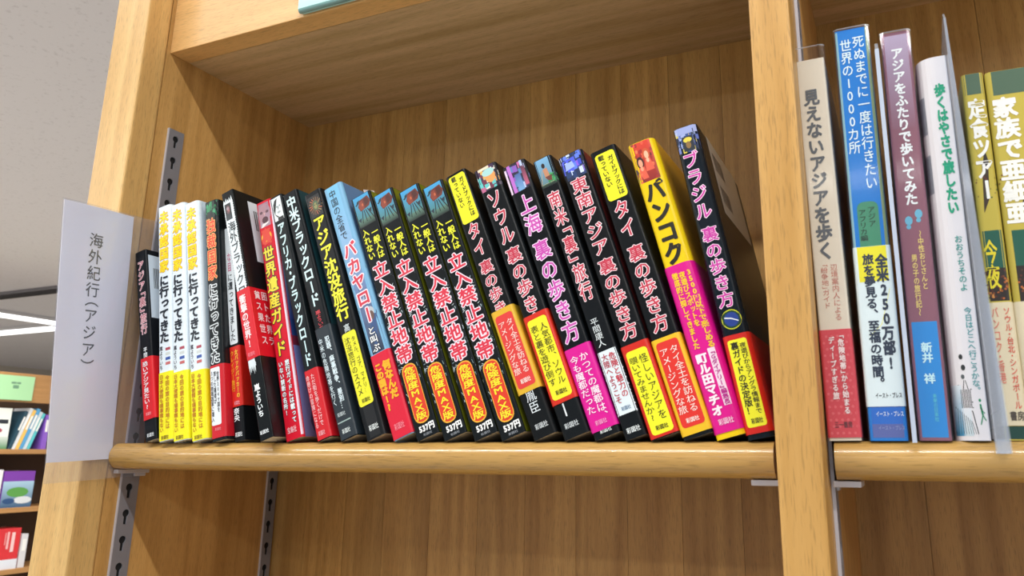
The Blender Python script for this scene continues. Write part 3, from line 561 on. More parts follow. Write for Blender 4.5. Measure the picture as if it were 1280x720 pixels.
# ---------------------------------------------------------------- pictures printed on spines
def picture(kind,rng):
    """simple flat picture as primitives in a unit square, x right, y up"""
    L=[]; A=L.append
    if kind=='tower':
        A(('g',0,0,1,1,'#4e7a5c','#3ea0d8')); A(('g',0,0,1,.22,'#14201c','#5a8070'))
        for x0,x1 in ((.42,.30),(.5,.52),(.58,.72),(.68,.9)): A(('l',x0,.5,x1,.12,.04,'#1c2426'))
        for x,y in ((.8,.4),(.2,.22)): A(('p',[(x-.09,y+.05),(x+.09,y+.08),(x+.02,y-.07)],'#1e3040'))
        A(('p',[(.26,.66),(.4,.86),(.82,.9),(.92,.7),(.8,.56),(.34,.5)],'#6a2c22')); A(('p',[(.3,.64),(.36,.8),(.54,.82),(.56,.54),(.36,.53)],'#8a3e2e'))
        A(('p',[(.6,.84),(.78,.86),(.84,.68),(.62,.6)],'#4c221e')); A(('p',[(.04,.8),(.4,.88),(.34,.78),(.2,.72)],'#20343c')); A(('r',.46,.64,.54,.72,'#c0623c'))
    elif kind in('neon1','neon2','neonblue','carnival'):
        pal={'neon1':['#3a2848','#c06890','#e8b058','#60c8c8','#4a2c58','#f0ece0','#703048'],'neon2':['#2c2c48','#8c5cc0','#5a88b8','#c86ca0','#2a2238','#b8c8f0','#403058'],
             'neonblue':['#1c2c50','#3c4cd0','#6080f0','#d0e0ff','#203c70','#18304c','#8c60e0'],'carnival':['#18284c','#2c4c90','#d8c848','#283040','#5870c0','#2c3c50','#a8b8e8']}[kind]
        A(('g',0,0,1,1,pal[0],pal[4]))
        for i in range(46):
            x,y=rng.random(),rng.random(); A(('r',x-.05-rng.random()*.06,y-.05-rng.random()*.1,x+.05+rng.random()*.04,y+.05+rng.random()*.1,rng.choice(pal)))
        if kind=='neon1': A(('e',.64,.55,.24,.3,'#e8a05c')); A(('e',.6,.72,.28,.16,'#a8d8d8')); A(('r',.2,.88,.7,.99,'#f0ddc0'))
        if kind=='neon2': A(('g',.42,0,.68,.6,'#78a8d8','#4c68a8')); A(('r',.2,0,.34,1,'#c070d0')); A(('r',.05,.0,.14,.9,'#f0d8f0')); A(('g',.76,.1,.92,.8,'#c06080','#583048'))
        if kind=='neonblue': A(('p',[(.05,.25),(.65,.35),(.62,.85),(.1,.8)],'#5060e8')); A(('p',[(.15,.4),(.55,.45),(.5,.7),(.2,.68)],'#a0b8ff')); A(('p',[(.75,.75),(1,.95),(1,.8)],'#78b0d8'))
        if kind=='carnival': A(('r',0,.72,1,1,'#9aa8dc')); A(('r',.25,.05,.75,.62,'#222c38')); A(('e',.5,.48,.2,.1,'#e0d04c')); A(('e',.5,.28,.12,.14,'#8a6c3c'))
    elif kind=='girls':
        A(('g',0,0,1,1,'#8c2420','#d8402c'))
        for i in range(24): x,y=rng.random(),rng.random(); A(('e',x,y,.06,.05,rng.choice(['#e85a40','#a02824','#702020','#f07850'])))
        for x,y,h,s in ((.32,.5,'#3a1814','#e8a080'),(.68,.66,'#c85830','#f0b898')):
            A(('e',x,y,.17,.15,h)); A(('e',x,y-.02,.1,.1,s)); A(('p',[(x-.2,y-.42),(x+.2,y-.42),(x+.12,y-.12),(x-.12,y-.12)],'#e06048')); A(('e',x,y-.16,.07,.06,s))
        A(('p',[(0,0),(.3,0),(.1,.35),(0,.4)],'#3c2038'))
    elif kind=='skull':
        A(('g',0,0,1,1,'#a890a0','#9a7488')); A(('e',.5,.55,.42,.4,'#a8808c')); A(('e',.3,.62,.1,.06,'#5c3c48')); A(('e',.68,.6,.1,.06,'#5c3c48'))
        A(('e',.5,.28,.2,.14,'#4a2030')); A(('p',[(.2,0),(.9,0),(.7,.16),(.3,.14)],'#e8e0e0')); A(('p',[(.44,.58),(.56,.58),(.5,.42)],'#c8a0a0')); A(('p',[(0,.85),(.3,1),(0,1)],'#6c4858'))
    elif kind=='portrait':
        A(('r',0,0,1,1,'#dfe8ec')); A(('e',.56,.52,.4,.42,'#181c1e')); A(('e',.42,.6,.06,.04,'#8a9ca0')); A(('e',.7,.6,.06,.04,'#8a9ca0')); A(('e',.56,.34,.14,.05,'#a4b0b4'))
        A(('p',[(.5,.6),(.6,.6),(.55,.42)],'#4a565a')); A(('p',[(0,0),(.5,0),(.2,.16)],'#d070b8')); A(('r',.4,0,1,.12,'#181c20'))
    elif kind=='mandala':
        A(('r',0,0,1,1,'#1a1d20'))
        for i in range(18):
            a=i*math.tau/18; A(('l',.5+.16*math.cos(a),.5+.16*math.sin(a),.5+.45*math.cos(a+.25),.5+.42*math.sin(a+.25),.045,rng.choice(['#b0643c','#7c5a38','#a08858','#8c3c30'])))
        A(('e',.5,.52,.2,.24,'#4c6448')); A(('e',.5,.5,.12,.15,'#8c8c58')); A(('e',.44,.55,.03,.03,'#181c14')); A(('e',.57,.55,.03,.03,'#181c14'))
    elif kind=='jungle':
        A(('r',0,0,1,1,'#1b2b26'))
        for i in range(22): A(('e',rng.random(),.35+.65*rng.random()**.6,.09,.1,rng.choice(['#2f8c5c','#25704a','#3aa070','#18302a'])))
        A(('e',.55,.2,.4,.35,'#151c1c'))
    elif kind=='jungle_man':
        A(('g',0,0,1,1,'#5a7c80','#78b0d8'))
        for i in range(16): A(('e',.5+.5*rng.random(),.3*rng.random()+.05,.12,.08,rng.choice(['#2c8850','#246c40','#48a868'])))
        A(('l',.1,.1,.35,.6,.03,'#b8a080')); A(('l',.1,.1,.8,.1,.03,'#a8b090')); A(('p',[(.38,.62),(.6,.64),(.66,.3),(.4,.28)],'#c08868')); A(('e',.46,.74,.09,.09,'#281c1c')); A(('p',[(.4,.34),(.75,.34),(.7,.15),(.5,.2)],'#6c3830'))
        A(('g',0,0,1,.1,'#14181a','#2c4c3c'))
    elif kind=='skyline':
        A(('g',0,.62,1,1,'#8cb4dc','#74bfe6')); A(('g',0,.4,1,.62,'#6c88b8','#8cb4dc')); A(('g',0,0,1,.4,'#26344c','#6c88b8'))
        for i in range(26): x,y=rng.random(),.12+.42*rng.random(); A(('l',x,y,x+rng.uniform(-.2,.2),y+rng.uniform(-.03,.03),.018,rng.choice(['#34486c','#405478','#8ca4c8','#2c3850','#a8b8d4'])))
        A(('e',.62,.22,.22,.03,'#b8c0c8')); A(('p',[(.4,.0),(.95,.0),(.9,.2),(.5,.2)],'#3c5888')); A(('e',.66,.2,.13,.025,'#6c5048'))
    elif kind=='photo_dark':
        A(('r',0,0,1,1,'#20242a')); A(('e',.5,.62,.3,.26,'#6a4a50')); A(('e',.45,.7,.2,.1,'#9c8890')); A(('p',[(.1,0),(.9,0),(.7,.36),(.3,.4)],'#2e3840')); A(('e',.58,.56,.1,.07,'#b06c70'))
    return L
def prims(mb,L,fn,off):
    """fn(x,y,off) -> point; every primitive clipped to the unit square and laid a hair above the last"""
    cl=lambda v:min(1,max(0,v)); o=off
    for p in L:
        k=p[0]; o+=.004
        if k=='r': 
            x0,y0,x1,y1=map(cl,p[1:5]); n=max(1,int((x1-x0)*8))
            for i in range(n):
                a,b=x0+(x1-x0)*i/n,x0+(x1-x0)*(i+1)/n; mb.poly([fn(a,y0,o),fn(b,y0,o),fn(b,y1,o),fn(a,y1,o)],p[5])
        elif k=='g':
            x0,y0,x1,y1=p[1:5]; n=max(2,int((x1-x0)*10))
            for i in range(n):
                a,b=x0+(x1-x0)*i/n,x0+(x1-x0)*(i+1)/n; mb.poly([fn(a,y0,o),fn(b,y0,o),fn(b,y1,o),fn(a,y1,o)],[p[5],p[5],p[6],p[6]])
        elif k=='e': mb.poly([fn(cl(p[1]+p[3]*math.cos(a)),cl(p[2]+p[4]*math.sin(a)),o) for a in [i*math.tau/12 for i in range(12)]],p[5])
        elif k=='p': mb.poly([fn(cl(x),cl(y),o) for x,y in p[1]],p[2])
        elif k=='l':
            x0,y0,x1,y1,wd,c=p[1:]; l=math.hypot(x1-x0,y1-y0) or 1; dx,dy=(x1-x0)/l*wd/2,(y1-y0)/l*wd/2
            mb.poly([fn(cl(a),cl(b),o) for a,b in ((x0-dy,y0+dx),(x0+dy,y0-dx),(x1+dy,y1-dx),(x1-dy,y1+dx))],c)
# ---------------------------------------------------------------- books (all sizes in millimetres)
def book(key,name,label,data,loc=None,group=None,depth=127,rl=None,rr=None,gloss=.3):
    yf,x0,lean,h,t=GEO[key]; c,cs,els=data; rng=random.Random(key)
    rl=rl if rl is not None else .13*t; rr=rr if rr is not None else .15*t
    e=empty(name,(x0/1000,yf/1000,0)); e.rotation_euler=(0,-lean,0); tag(e,label,'book',group)
    def yp(u):
        if u<rl: return rl-math.sqrt(max(0,rl*rl-(rl-max(u,0))**2))
        if u>t-rr: return rr-math.sqrt(max(0,rr*rr-(rr-min(t-u,rr) if t-u>0 else rr)**2)) 
        return 0
    def fn(u,w,off): return (u,yp(u)-off,w)
    def shell(mb,w0,w1,o0,o1,dep,cc=None):
        def path(o):
            P=[(-o,dep)]+[(rl-(rl+o)*math.cos(a),rl-(rl+o)*math.sin(a)) for a in [math.pi/2*i/6 for i in range(7)]]
            P+=[(t-rr+(rr+o)*math.sin(a),rr-(rr+o)*math.cos(a)) for a in [math.pi/2*i/6 for i in range(7)]]+[(t+o,dep)]; return P
        A,B=path(o1),path(o0); n=len(A)
        for i in range(n-1):
            a,b,c_,d=A[i],A[i+1],B[i],B[i+1]; sm=0<i<n-2
            mb.poly([(*a,w0),(*b,w0),(*b,w1),(*a,w1)],cc,True); mb.poly([(*c_,w0),(*c_,w1),(*d,w1),(*d,w0)],cc)
            mb.poly([(*a,w1),(*b,w1),(*d,w1),(*c_,w1)],cc); mb.poly([(*a,w0),(*c_,w0),(*d,w0),(*b,w0)],cc)
        for i in (0,n-1): mb.poly([(*A[i],w0),(*A[i],w1),(*B[i],w1),(*B[i],w0)],cc)
    def patch(mb,w0,w1,u0,u1,cc,r,off,cb=None,n=10):
        """printed panel following the spine's curve; r is the corner radius as a fraction of the spine width"""
        r=r*t; a,b=u0*t,u1*t; us=[a+(b-a)*i/n for i in range(n+1)]
        if r>0: us=sorted(set([a+r*k for k in (0,.1,.3,.6,1)]+[b-r*k for k in (0,.1,.3,.6,1)]+[u for u in us if a+r<u<b-r]))
        def ins(u):
            if r<=0: return 0
            d=min(u-a,b-u)
            return r-math.sqrt(max(0,r*r-(r-d)**2)) if d<r else 0
        for u,v in zip(us,us[1:]):
            i0,i1=ins(u),ins(v); mb.poly([fn(u,w0+i0,off),fn(v,w0+i1,off),fn(v,w1-i1,off),fn(u,w1-i0,off)],[cc,cc,cb or cc,cb or cc] if cb else cc)
    q=MB(); q.box((.5,max(1.5,.92*max(rl,rr)),.4),(t-.5,depth-1,h-.4)); 
    pg=q.build('page_block',PAGE,e,.001)
    jm=mat('jacket_'+c.strip('#'),c,gloss,spec=.16)
    q=MB(); shell(q,0,h,-.45,0,depth); q.build('cover',jm,e,.001)
    if cs!=c and key not in('ura',):
        q=MB(); q.poly([(t+.06,rr+.5,.2),(t+.06,depth-.5,.2),(t+.06,depth-.5,h-.2),(t+.06,rr+.5,h-.2)],cs); q.build('cover_print',PRINT,e,.001)
    parts={}; band=None; bandz=0
    cur=[0]
    def P_(n):
        n=(n,cur[0])
        if n not in parts: parts[n]=MB()
        return parts[n]
    bands=[x for x in els if x[0]=='O']
    blo,bhi=(min(bands[0][1:3]),max(bands[0][1:3])) if bands else (-9,-9)
    if bands:
        q=MB(); shell(q,blo,bhi,.02,.42,min(depth,75)); band=q.build('paper_band',mat('band_'+bands[0][3].strip('#'),bands[0][3],.36,spec=.35),e,.001)
        band['label']='paper band around the lower part of the book'
    names={'title':'title_lettering','author':'small_lettering','publisher':'publisher_lettering','band':'band_lettering','band_':'blurb_lettering','edge':'cover_print'}
    for cur[0],el in enumerate(els):
        k=el[0]
        base=lambda part: (.42 if part=='band' else 0)
        if k=='T':
            _,pt,tx,u,wa,wb,wf,f,ou,ow,b=el; ad=[HALF.get(ch,(1,0))[0] for ch in tx]; pitch=(wa-wb)/sum(ad); o=base(pt); mb=P_(names[pt])
            if f in('#f8e8e0',): pass
            hz=pitch*1.02; wx=wf*t
            for i,ch in enumerate(tx):
                cz=wa-(sum(ad[:i])+ad[i]/2-HALF.get(ch,(1,0))[1])*pitch
                if ou: put(mb,ch,u*t,cz,wx*.92,hz*.94,fn,ou,ow+b,o+.2)
                put(mb,ch,u*t,cz,wx*(.92 if ou else 1),hz*(.94 if ou else 1),fn,f,b,o+(.26 if ou else .22))
        elif k=='H':
            _,pt,tx,u0,u1,wa,wb,f,b=el; o=base(pt); mb=P_(names[pt]); n=len(tx); adv=[.56 if ord(ch)<0x100 else 1 for ch in tx]; tot=sum(adv); x=u0*t; sc_=(u1-u0)*t/tot
            for ch,a in zip(tx,adv): put(mb,ch,x+a*sc_/2,(wa+wb)/2,sc_,(wa-wb)*1.05,fn,f,b,o+.22,False); x+=a*sc_
        elif k=='P':
            _,pt,wa,wb,u0,u1,f,r=el; o=base(pt); mb=P_(names[pt] if pt in('edge',) else ('label_panel' if pt!='band' else 'band_panel')); n0=sum(1 for x in els[:els.index(el)] if x[0]=='P'); patch(mb,max(wb,.1),min(wa,h-.1),u0,u1,f,r,o+.06+.02*n0 if pt!='edge' else .04+.01*n0)
        elif k=='I':
            _,wa,wb,u0,u1,kd=el; q=P_('cover_picture'); a0,a1=u0*t,u1*t; wa=min(wa,h-.1); prims(q,picture(kd,rng),lambda x,y,o_:fn(a0+x*(a1-a0),wb+y*(wa-wb),o_),.0 if kd=='skyline' else .1 if kd=='photo_dark' else .02)
        elif k=='B':   # crackle of thin pale lines behind the title
            _,wa,wb=el; q=P_('cover_picture')
            for i in range(70):
                w0=wb-26+rng.random()*(wa-wb+24); s=rng.choice([0,1]); u=rng.uniform(.02,.2) if s else rng.uniform(.8,.98); l=rng.uniform(1,3.2); a=rng.uniform(0,math.tau)
                x0_,z0_=u*t,w0; x1_,z1_=min(t*.99,max(.1,x0_+l*math.cos(a))),z0_+l*math.sin(a); nx,nz=-(z1_-z0_)/l*.14,(x1_-x0_)/l*.14
                q.poly([fn(x0_-nx,z0_-nz,.03),fn(x1_-nx,z1_-nz,.03),fn(x1_+nx,z1_+nz,.03),fn(x0_+nx,z0_+nz,.03)],rng.choice(['#d8e8ee','#8fb0b8','#c4d4d8']))
        elif k in('J','J2'):   # panel with torn, spiky edges
            _,wa,wb,u0,u1=el; q=P_('label_panel'); a,b=u0*t,u1*t; n=14; cc='#dfecf3'; wa=min(wa,h-1); patch(q,wb+.8,wa-(5 if k=='J' and wa>150 else .8),u0,u1,cc,0,.08)
            if k=='J':
                up=wa>150
                for i in range(5):
                    x0_=a+(b-a)*i/5; x1_=a+(b-a)*(i+1)/5
                    if up: q.poly([fn(x0_,wa-5.1,.08),fn(x1_,wa-5.1,.08),fn((x0_+x1_)/2+rng.uniform(-.2,.2),wa-rng.uniform(0,3),.08)],cc)
                    else: q.poly([fn(x0_,wb+.9,.08),fn((x0_+x1_)/2,wb-rng.uniform(2,6),.08),fn(x1_,wb+.9,.08)],cc)
            m=int((wa-wb)/2.2)
            for i in range(m):
                z=wb+(wa-wb-5)*i/m
                for ux,sg in ((a,-1),(b,1)):
                    q.poly([fn(ux,z,.08),fn(ux+sg*rng.uniform(.3,.9),z+1,.08),fn(ux,z+2.2,.08)],cc)
        elif k=='C':
            _,u,wz,r=el; q=P_('label_panel'); q.poly([fn(u*t+r*t*math.cos(a),wz+r*t*1.0*math.sin(a),.10) for a in [i*math.tau/24 for i in range(24)]],'#e86818'); q.poly([fn(u*t+r*t*.86*math.cos(a),wz+r*t*.86*math.sin(a),.14) for a in [i*math.tau/24 for i in range(24)]],'#f0c82c')
        elif k=='F':
            _,u,wz,r=el; q=P_('emblem')
            for rr_,cc,o in ((1,'#c8d020',.06),(.9,'#0c3c28',.09),(.72,'#1c3c90',.12)): q.poly([fn(u*t+r*t*rr_*math.cos(a),wz+r*t*rr_*math.sin(a),o) for a in [i*math.tau/24 for i in range(24)]],cc)
            q.poly([fn(u*t+r*t*x_,wz+r*t*y_,.15) for x_,y_ in ((-.66,.2),(-.66,.32),(0,.16),(.66,-.22),(.66,-.34),(0,.02))],'#dfe8f0')
        elif k=='E':   # two footprints
            _,u,wz=el; q=P_('emblem')
            for du,dz in ((-.16,-2.0),(.18,1.4)):
                q.poly([fn((u+du)*t+1.9*math.cos(a),wz+dz+2.5*math.sin(a),.1) for a in [i*math.tau/16 for i in range(16)]],'#64b0d0')
                q.poly([fn((u+du)*t-.3+1.2*math.cos(a),wz+dz-3.5+1.3*math.sin(a),.1) for a in [i*math.tau/12 for i in range(12)]],'#64b0d0')
        elif k=='D':   # rows of pale dots
            _,wa,wb,cc=el; q=P_('band_panel'); nz=int((wa-wb)/3.4)
            for i in range(nz):
                for j in range(5):
                    x_=(.12+.18*j+(.09 if i%2 else 0))*t; z=wb+1.5+i*3.4
                    q.poly([fn(x_+.75*math.cos(a),z+.75*math.sin(a),.47) for a in [k_*math.tau/8 for k_ in range(8)]],cc)
        elif k=='G': _,wa,wb,ca,cb=el; patch(P_('cover_print'),wb,min(wa,h-.1),0,1,cb,0,.03,ca)
        elif k=='Y':
            _,wa,wb=el; q=P_('band_panel'); L=[('p',[(0,1),(0,.05),(.25,0),(.6,.12),(.9,.5),(1,1)],'#efe81c')]; prims(q,L,lambda x,y,o_:fn(x*t,wb+y*(wa-wb),.46+o_),0)
            patch(P_('band_panel'),wb+.6*(wa-wb),wa-.1,0,1,'#efe81c',0,.45)
        elif k=='Z':
            _,wa,wb=el; q=P_('cover_picture'); hh=wa-wb
            for _i in range(2): q.poly([fn(x*t,wb+y*hh,.05+_i*.003) for x,y in (((0,.05),(.3,-.15),(.6,.1),(.7,.6),(.45,.7),(.2,1.1),(0,1)),((.5,.1),(1,-.05),(1,.8),(.8,.65),(.62,1.0),(.45,.6)))[_i]],('#3a2c20','#2a2420')[_i])
            for _i in range(16): x,y=rng.random(),rng.random()*.8; q.poly([fn(min(.98,x)*t+.4*math.cos(a),wb+y*hh+.5*math.sin(a),.07) for a in [j*math.tau/6 for j in range(6)]],rng.choice(['#8a7a30','#2c5c38','#6c2c24']))
        elif k=='Q':
            _,wa,wb=el; q=P_('cover_picture'); patch(q,wb,wa,0,1,'#2c2420',0,.1)
            for _i in range(60): x,z=rng.random(),rng.uniform(wb+1,wa-1); q.poly([fn(min(.97,max(.03,x))*t+.6*math.cos(a),z+.6*math.sin(a),.13) for a in [j*math.tau/6 for j in range(6)]],rng.choice(['#b4602c','#7c4020','#4c3428','#c88440','#5c2c20']))
        elif k=='V':   # ink drawing: bench on a hillside, two sitters, small green walker
            _,wa,wb=el; q=P_('cover_picture'); hh=wa-wb
            def ln(x0_,y0_,x1_,y1_,wd,cc,o_=.08):
                a=Vector((x0_*t,wb+y0_*hh)); b=Vector((x1_*t,wb+y1_*hh)); d=(b-a).normalized()*wd/2; n_=Vector((-d.y,d.x))
                q.poly([fn(*(a+n_),o_),fn(*(a-n_),o_),fn(*(b-n_),o_),fn(*(b+n_),o_)],cc)
            patch(q,wb+.1,wb+.55*hh,.0,.30,'#3f8fb8',0,.05,'#d8e4ec'); patch(q,wb+.1,wb+.3*hh,.25,.52,'#c4d6de',0,.05,'#dfe4ea')
            for i in range(7): ln(.28+.045*i,.30,.28+.045*i,.50,.28,'#20282c')
            for z in (.30,.36,.50): ln(.22,z+.05,.60,z,.45,'#20282c')
            for i in range(9): ln(.04+.07*i,.02,.1+.05*i,.32-.02*i,.22,'#2c444c')
            ln(.1,.44,.56,.26,.4,'#20282c'); ln(.56,.26,.66,.02,.4,'#20282c')
            for cx_,cz_,rr_,cc in ((.38,.86,.9,'#24282a'),(.42,.74,1.0,'#2c3032'),(.38,.64,.8,'#555c60')): q.poly([fn(cx_*t+rr_*math.cos(a),wb+cz_*hh+rr_*1.5*math.sin(a),.1) for a in [j*math.tau/10 for j in range(10)]],cc)
            ln(.40,.6,.36,.5,.3,'#24282a'); ln(.44,.6,.5,.5,.3,'#24282a')
            g='#1f8c60'; ln(.8,.34,.84,.22,.8,g); ln(.84,.22,.76,.12,.5,g); ln(.84,.22,.92,.16,.5,g); ln(.78,.3,.9,.24,.4,g); q.poly([fn(.8*t+.6*math.cos(a),wb+.38*hh+.8*math.sin(a),.1) for a in [j*math.tau/10 for j in range(10)]],g)
        elif k in('S','SB'):
            _,y0,y1,z0,z1=el[:5]; s=520; q=P_('barcode_label' if k=='S' else 'barcode'); X=t+.16
            if k=='S': q.poly([(X,y0*s,z0*s),(X,y1*s,z0*s),(X,y1*s,z1*s),(X,y0*s,z1*s)],el[5])
            else:
                for i in range(16):
                    a=y0*s+(y1-y0)*s*i/16; q.poly([(X+.05,a,z0*s),(X+.05,a+(y1-y0)*s/16*rng.uniform(.3,.8),z0*s),(X+.05,a+(y1-y0)*s/16*.6,z1*s),(X+.05,a,z1*s)],'#55585c')
        elif k=='ST':   # lettering on the band where it turns onto the cover
            q=P_('band_lettering'); X=t+.62
            for j,line in enumerate(el[1:]):
                for i,ch in enumerate(line):
                    put(q,ch,7+i*7,bhi-(6+j*9.2),6.2,7.5,lambda y,z,o:(X+o*.2,y,z),'#f4d8dc',.02,.1,False)
        elif k=='SP':
            q=P_('side_picture'); X=t+.1
            g=lambda x,y,o_:(X+o_,rr+1+x*(depth-rr-2),y*h)
            prims(q,[('g',0,.0,1,.36,'#6a6c98','#7c88cc'),('r',0,.36,1,.40,'#7c2c48'),('r',0,.40,1,.47,'#2c4c90'),('g',0,.47,1,.7,'#3c50a0','#8cacd8'),('e',.3,.55,.12,.09,'#9c8c4c'),('g',0,.7,1,1,'#c8b8dc','#a890b8'),('e',.2,.06,.14,.07,'#4c4468'),('e',.42,.1,.16,.08,'#54506c')],g,.02)
    for (n_,_i),mb in parts.items():
        if not mb.f: continue
        o=mb.build(n_,PRINT,band if (band and (n_.startswith('band_'))) else e,.001)
    return e
# title, colours and printed matter of every spine; heights in mm above the foot, widths as fractions of the spine
LAB={
'asia':'small black paperback with red band, shortest and leftmost book of the row',
'w1':('white paperback with yellow title and yellow band, leftmost of three copies','identical white paperbacks with yellow titles'),
'dok':'dark green and black paperback with orange title and a white box on its red band',
'k6':'slim black paperback with white title strip and orange lettering on its red band',
'k7':'black paperback with torn-edged white spine strip and a red band at mid height',
'ura':'red guidebook with big yellow title and a screaming grey face on top',
'afr':'black paperback with a dark face on white above its title, red foot band',
'chu':'black paperback with pale blue title, teal side and dark slate band',
'chin':'black paperback with yellow title, round mask picture and low yellow box',
'china':'sky blue paperback with handwritten black title, red lettering and plain red band',
'tai1':'black paperback with yellow box on top, left of the beer picture book',
'seoul':'black paperback with a beer glass picture at the top of its spine',
'shang':'black paperback with a neon street picture, purple title and plain magenta band',
'nan':'black paperback with a man in greenery on top and a ragged white label',
'tonan':'black paperback with a blue lit stage picture at the top of its spine',
'tai2':'black paperback with yellow box on top, directly left of the bright yellow book',
'bkk':'bright yellow rounded paperback with red photo of two women and magenta lower spine',
'bra':'dark navy paperback with pink title and flag emblem, last of the leaning row',
'mie':'cream hardback with grey title and dotted coral band, in clear film beside the divider',
'shinu':'tall blue book with white title and yellow and white band, second in the right bay',
'asfu':'mauve book with blue footprints on its spine and a bright blue foot',
'aruku':'white rounded book with green title and a line drawing of a bench',
'tei1':'olive yellow book with green head, narrow one behind the clear plastic sheet',
'tei2':'thick olive yellow book with two columns of white title, at the right edge',
}
NAME=lambda k:'hardcover_book' if k in('mie',) else 'paperback_book'
GRP='leaning paperbacks on the left shelf'; GR2='upright books on the right shelf'
OPT=dict(bkk=dict(rl=3.4,rr=5.5,gloss=.26),bra=dict(rl=3.5,rr=3.5,gloss=.24),aruku=dict(rl=9.5,rr=.9,depth=148,gloss=.5),mie=dict(depth=130,rl=1.0,rr=1.2,gloss=.5),
 shinu=dict(depth=148,rl=1,rr=1),asfu=dict(depth=148,rl=1,rr=1.6),tei1=dict(rl=2.5,rr=2.5),tei2=dict(rl=3,rr=3),k7=dict(rl=1.8,rr=.7,gloss=.22),A=dict(rl=1.2,rr=1.2),w1=dict(rl=1.2,rr=3.2),dok=dict(rl=1.4,rr=2.6))
BOOK={}
for k,d in BK.items():
    if k=='A': continue
    lb=LAB[k]; grp=None
    if isinstance(lb,tuple): lb,grp=lb
    BOOK[k]=book(k,NAME(k),lb,d,group=grp or (GR2 if k in('mie','shinu','asfu','aruku','tei1','tei2') else GRP),**OPT.get(k,{}))
def again(src,key,label,dh=0):
    yf,x0,lean,h,t=GEO[key]; e=copy_tree(src); e.location=(x0/1000,yf/1000,0); e.rotation_euler=(0,-lean,0); e['label']=label
    k=t/GEO[src['k']][4]; return e
BOOK['w1']['k']='w1'
again(BOOK['w1'],'w2','white paperback with yellow title and yellow band, middle one of three copies')
again(BOOK['w1'],'w3','white paperback with yellow title and yellow band, rightmost of three copies')
A_=book('A','paperback_book','stilt house picture paperback, first of four copies, directly right of the sky blue book',BK['A'],group='four identical stilt house paperbacks',**OPT['A'])
A_['k']='A'
again(A_,'B','stilt house picture paperback, second from left of the four copies')
again(A_,'C','stilt house picture paperback, third from left of the four copies')
again(A_,'D','stilt house picture paperback, last of four copies, left of the yellow topped black spine')
for o in list(col.objects):
    if 'k' in o.keys(): del o['k']
# barcodes on the white book's rounded side
def aruku_side():
    e=BOOK['aruku']; yf,x0,lean,h,t=GEO['aruku']; q=MB(); rl=9.5+.12
    P=lambda a,z:(9.5-rl*math.cos(math.radians(a)),9.5-rl*math.sin(math.radians(a)),z)
    for z0,z1 in ((h-44,h-22),(h-78,h-56)):
        for i in range(11):
            a=6+i*3.4; b=a+1.9; q.poly([P(a,z0),P(b,z0),P(b,z1),P(a,z1)],'#7c8494')
    q.build('barcode',PRINT,e,.001)
aruku_side()
# clear film jacket on the cream book, standing proud of its top
def film(key,extra,name='clear_film_jacket',lo=-0.3,depth=120,bot=0):
    yf,x0,lean,h,t=GEO[key]; q=MB(); o=.9; r=1.4
    P=[(-o,depth),(-o,r),(-o+.5,.2),(r,-o),(t-r,-o),(t+o-.5,.2),(t+o,r),(t+o,depth)]
    for a,b in zip(P,P[1:]):
        q.poly([(*a,.1),(*b,.1),(*b,h+extra),(*a,h+extra)],None,False)
    # crimped upper rim
    for a,b in zip(P,P[1:]):
        q.poly([(*a,h+extra),(*b,h+extra),(b[0]*.9+t*.05,b[1]+1.2,h+extra+1.2),(a[0]*.9+t*.05,a[1]+1.2,h+extra+1.2)],None)
    o_=q.build(name,CLEAR,BOOK[key],.001)
    q=MB()
    for a,b in zip(P[1:-1],P[2:-1]):
        z=h+extra; q.poly([(*a,z-.35),(*b,z-.35),(*b,z+.35),(*a,z+.35)])
    q.build('film_glint',ACRYL,BOOK[key],.001)  # milky strip that paints white glints along the top of the film
film('mie',8); film('shinu',.6); film('asfu',.4)
ACRYL2=clear('milky_sheet',tint='#e8f0fb',white=.22)
def sheet(name,label,pts,x,dx,th,m,cat='divider'):
    """thin upright plastic sheet standing between books; pts are (y,z) in bay widths, dx leans its top"""
    zmin=min(p[1] for p in pts); ymin=min(p[0] for p in pts)
    e=empty(name,(x*S,ymin*S,max(zmin,0)*S)); q=MB(); n=len(pts)
    loc=lambda y,z,o:(o*(1.25-2.4*max(z,0) if th>.005 else 1)+dx*(z),y-ymin,z-max(zmin,0))
    q.poly([loc(y,z,-th/2) for y,z in pts]); q.poly([loc(y,z,th/2) for y,z in pts][::-1])
    for i in range(n):
        a,b=pts[i],pts[(i+1)%n]; q.poly([loc(*a,-th/2),loc(*a,th/2),loc(*b,th/2),loc(*b,-th/2)])
    q.build('plastic_sheet',m,e,S); 
    q=MB(); a=pts[0]; b=pts[1]
    q.poly([loc(a[0]-.0002,a[1],-th*.62),loc(a[0]-.0002,a[1],th*.62),loc(b[0]-.0002,b[1],th*.62),loc(b[0]-.0002,b[1],-th*.62)]); q.build('cut_edge',m if th>.005 else mat('acrylic_edge','#b8c4d8',.3),e,S)
    return tag(e,label,cat)
sheet('plastic_divider','thin milky plastic sheet standing between the tall blue book and the mauve book',[(.031,-.002),(.031,.414),(.05,.43),(.30,.43),(.30,.001),(.0365,.001)],1.1262,.006,.0034,ACRYL)
sheet('plastic_divider','larger clear plastic sheet with a pointed top, right of the white green-titled book',[(.012,-.012),(.018,.428),(.026,.437),(.25,.40),(.25,.001),(.034,.001),(.034,-.012)],1.1990,-.006,.0085,ACRYL2)
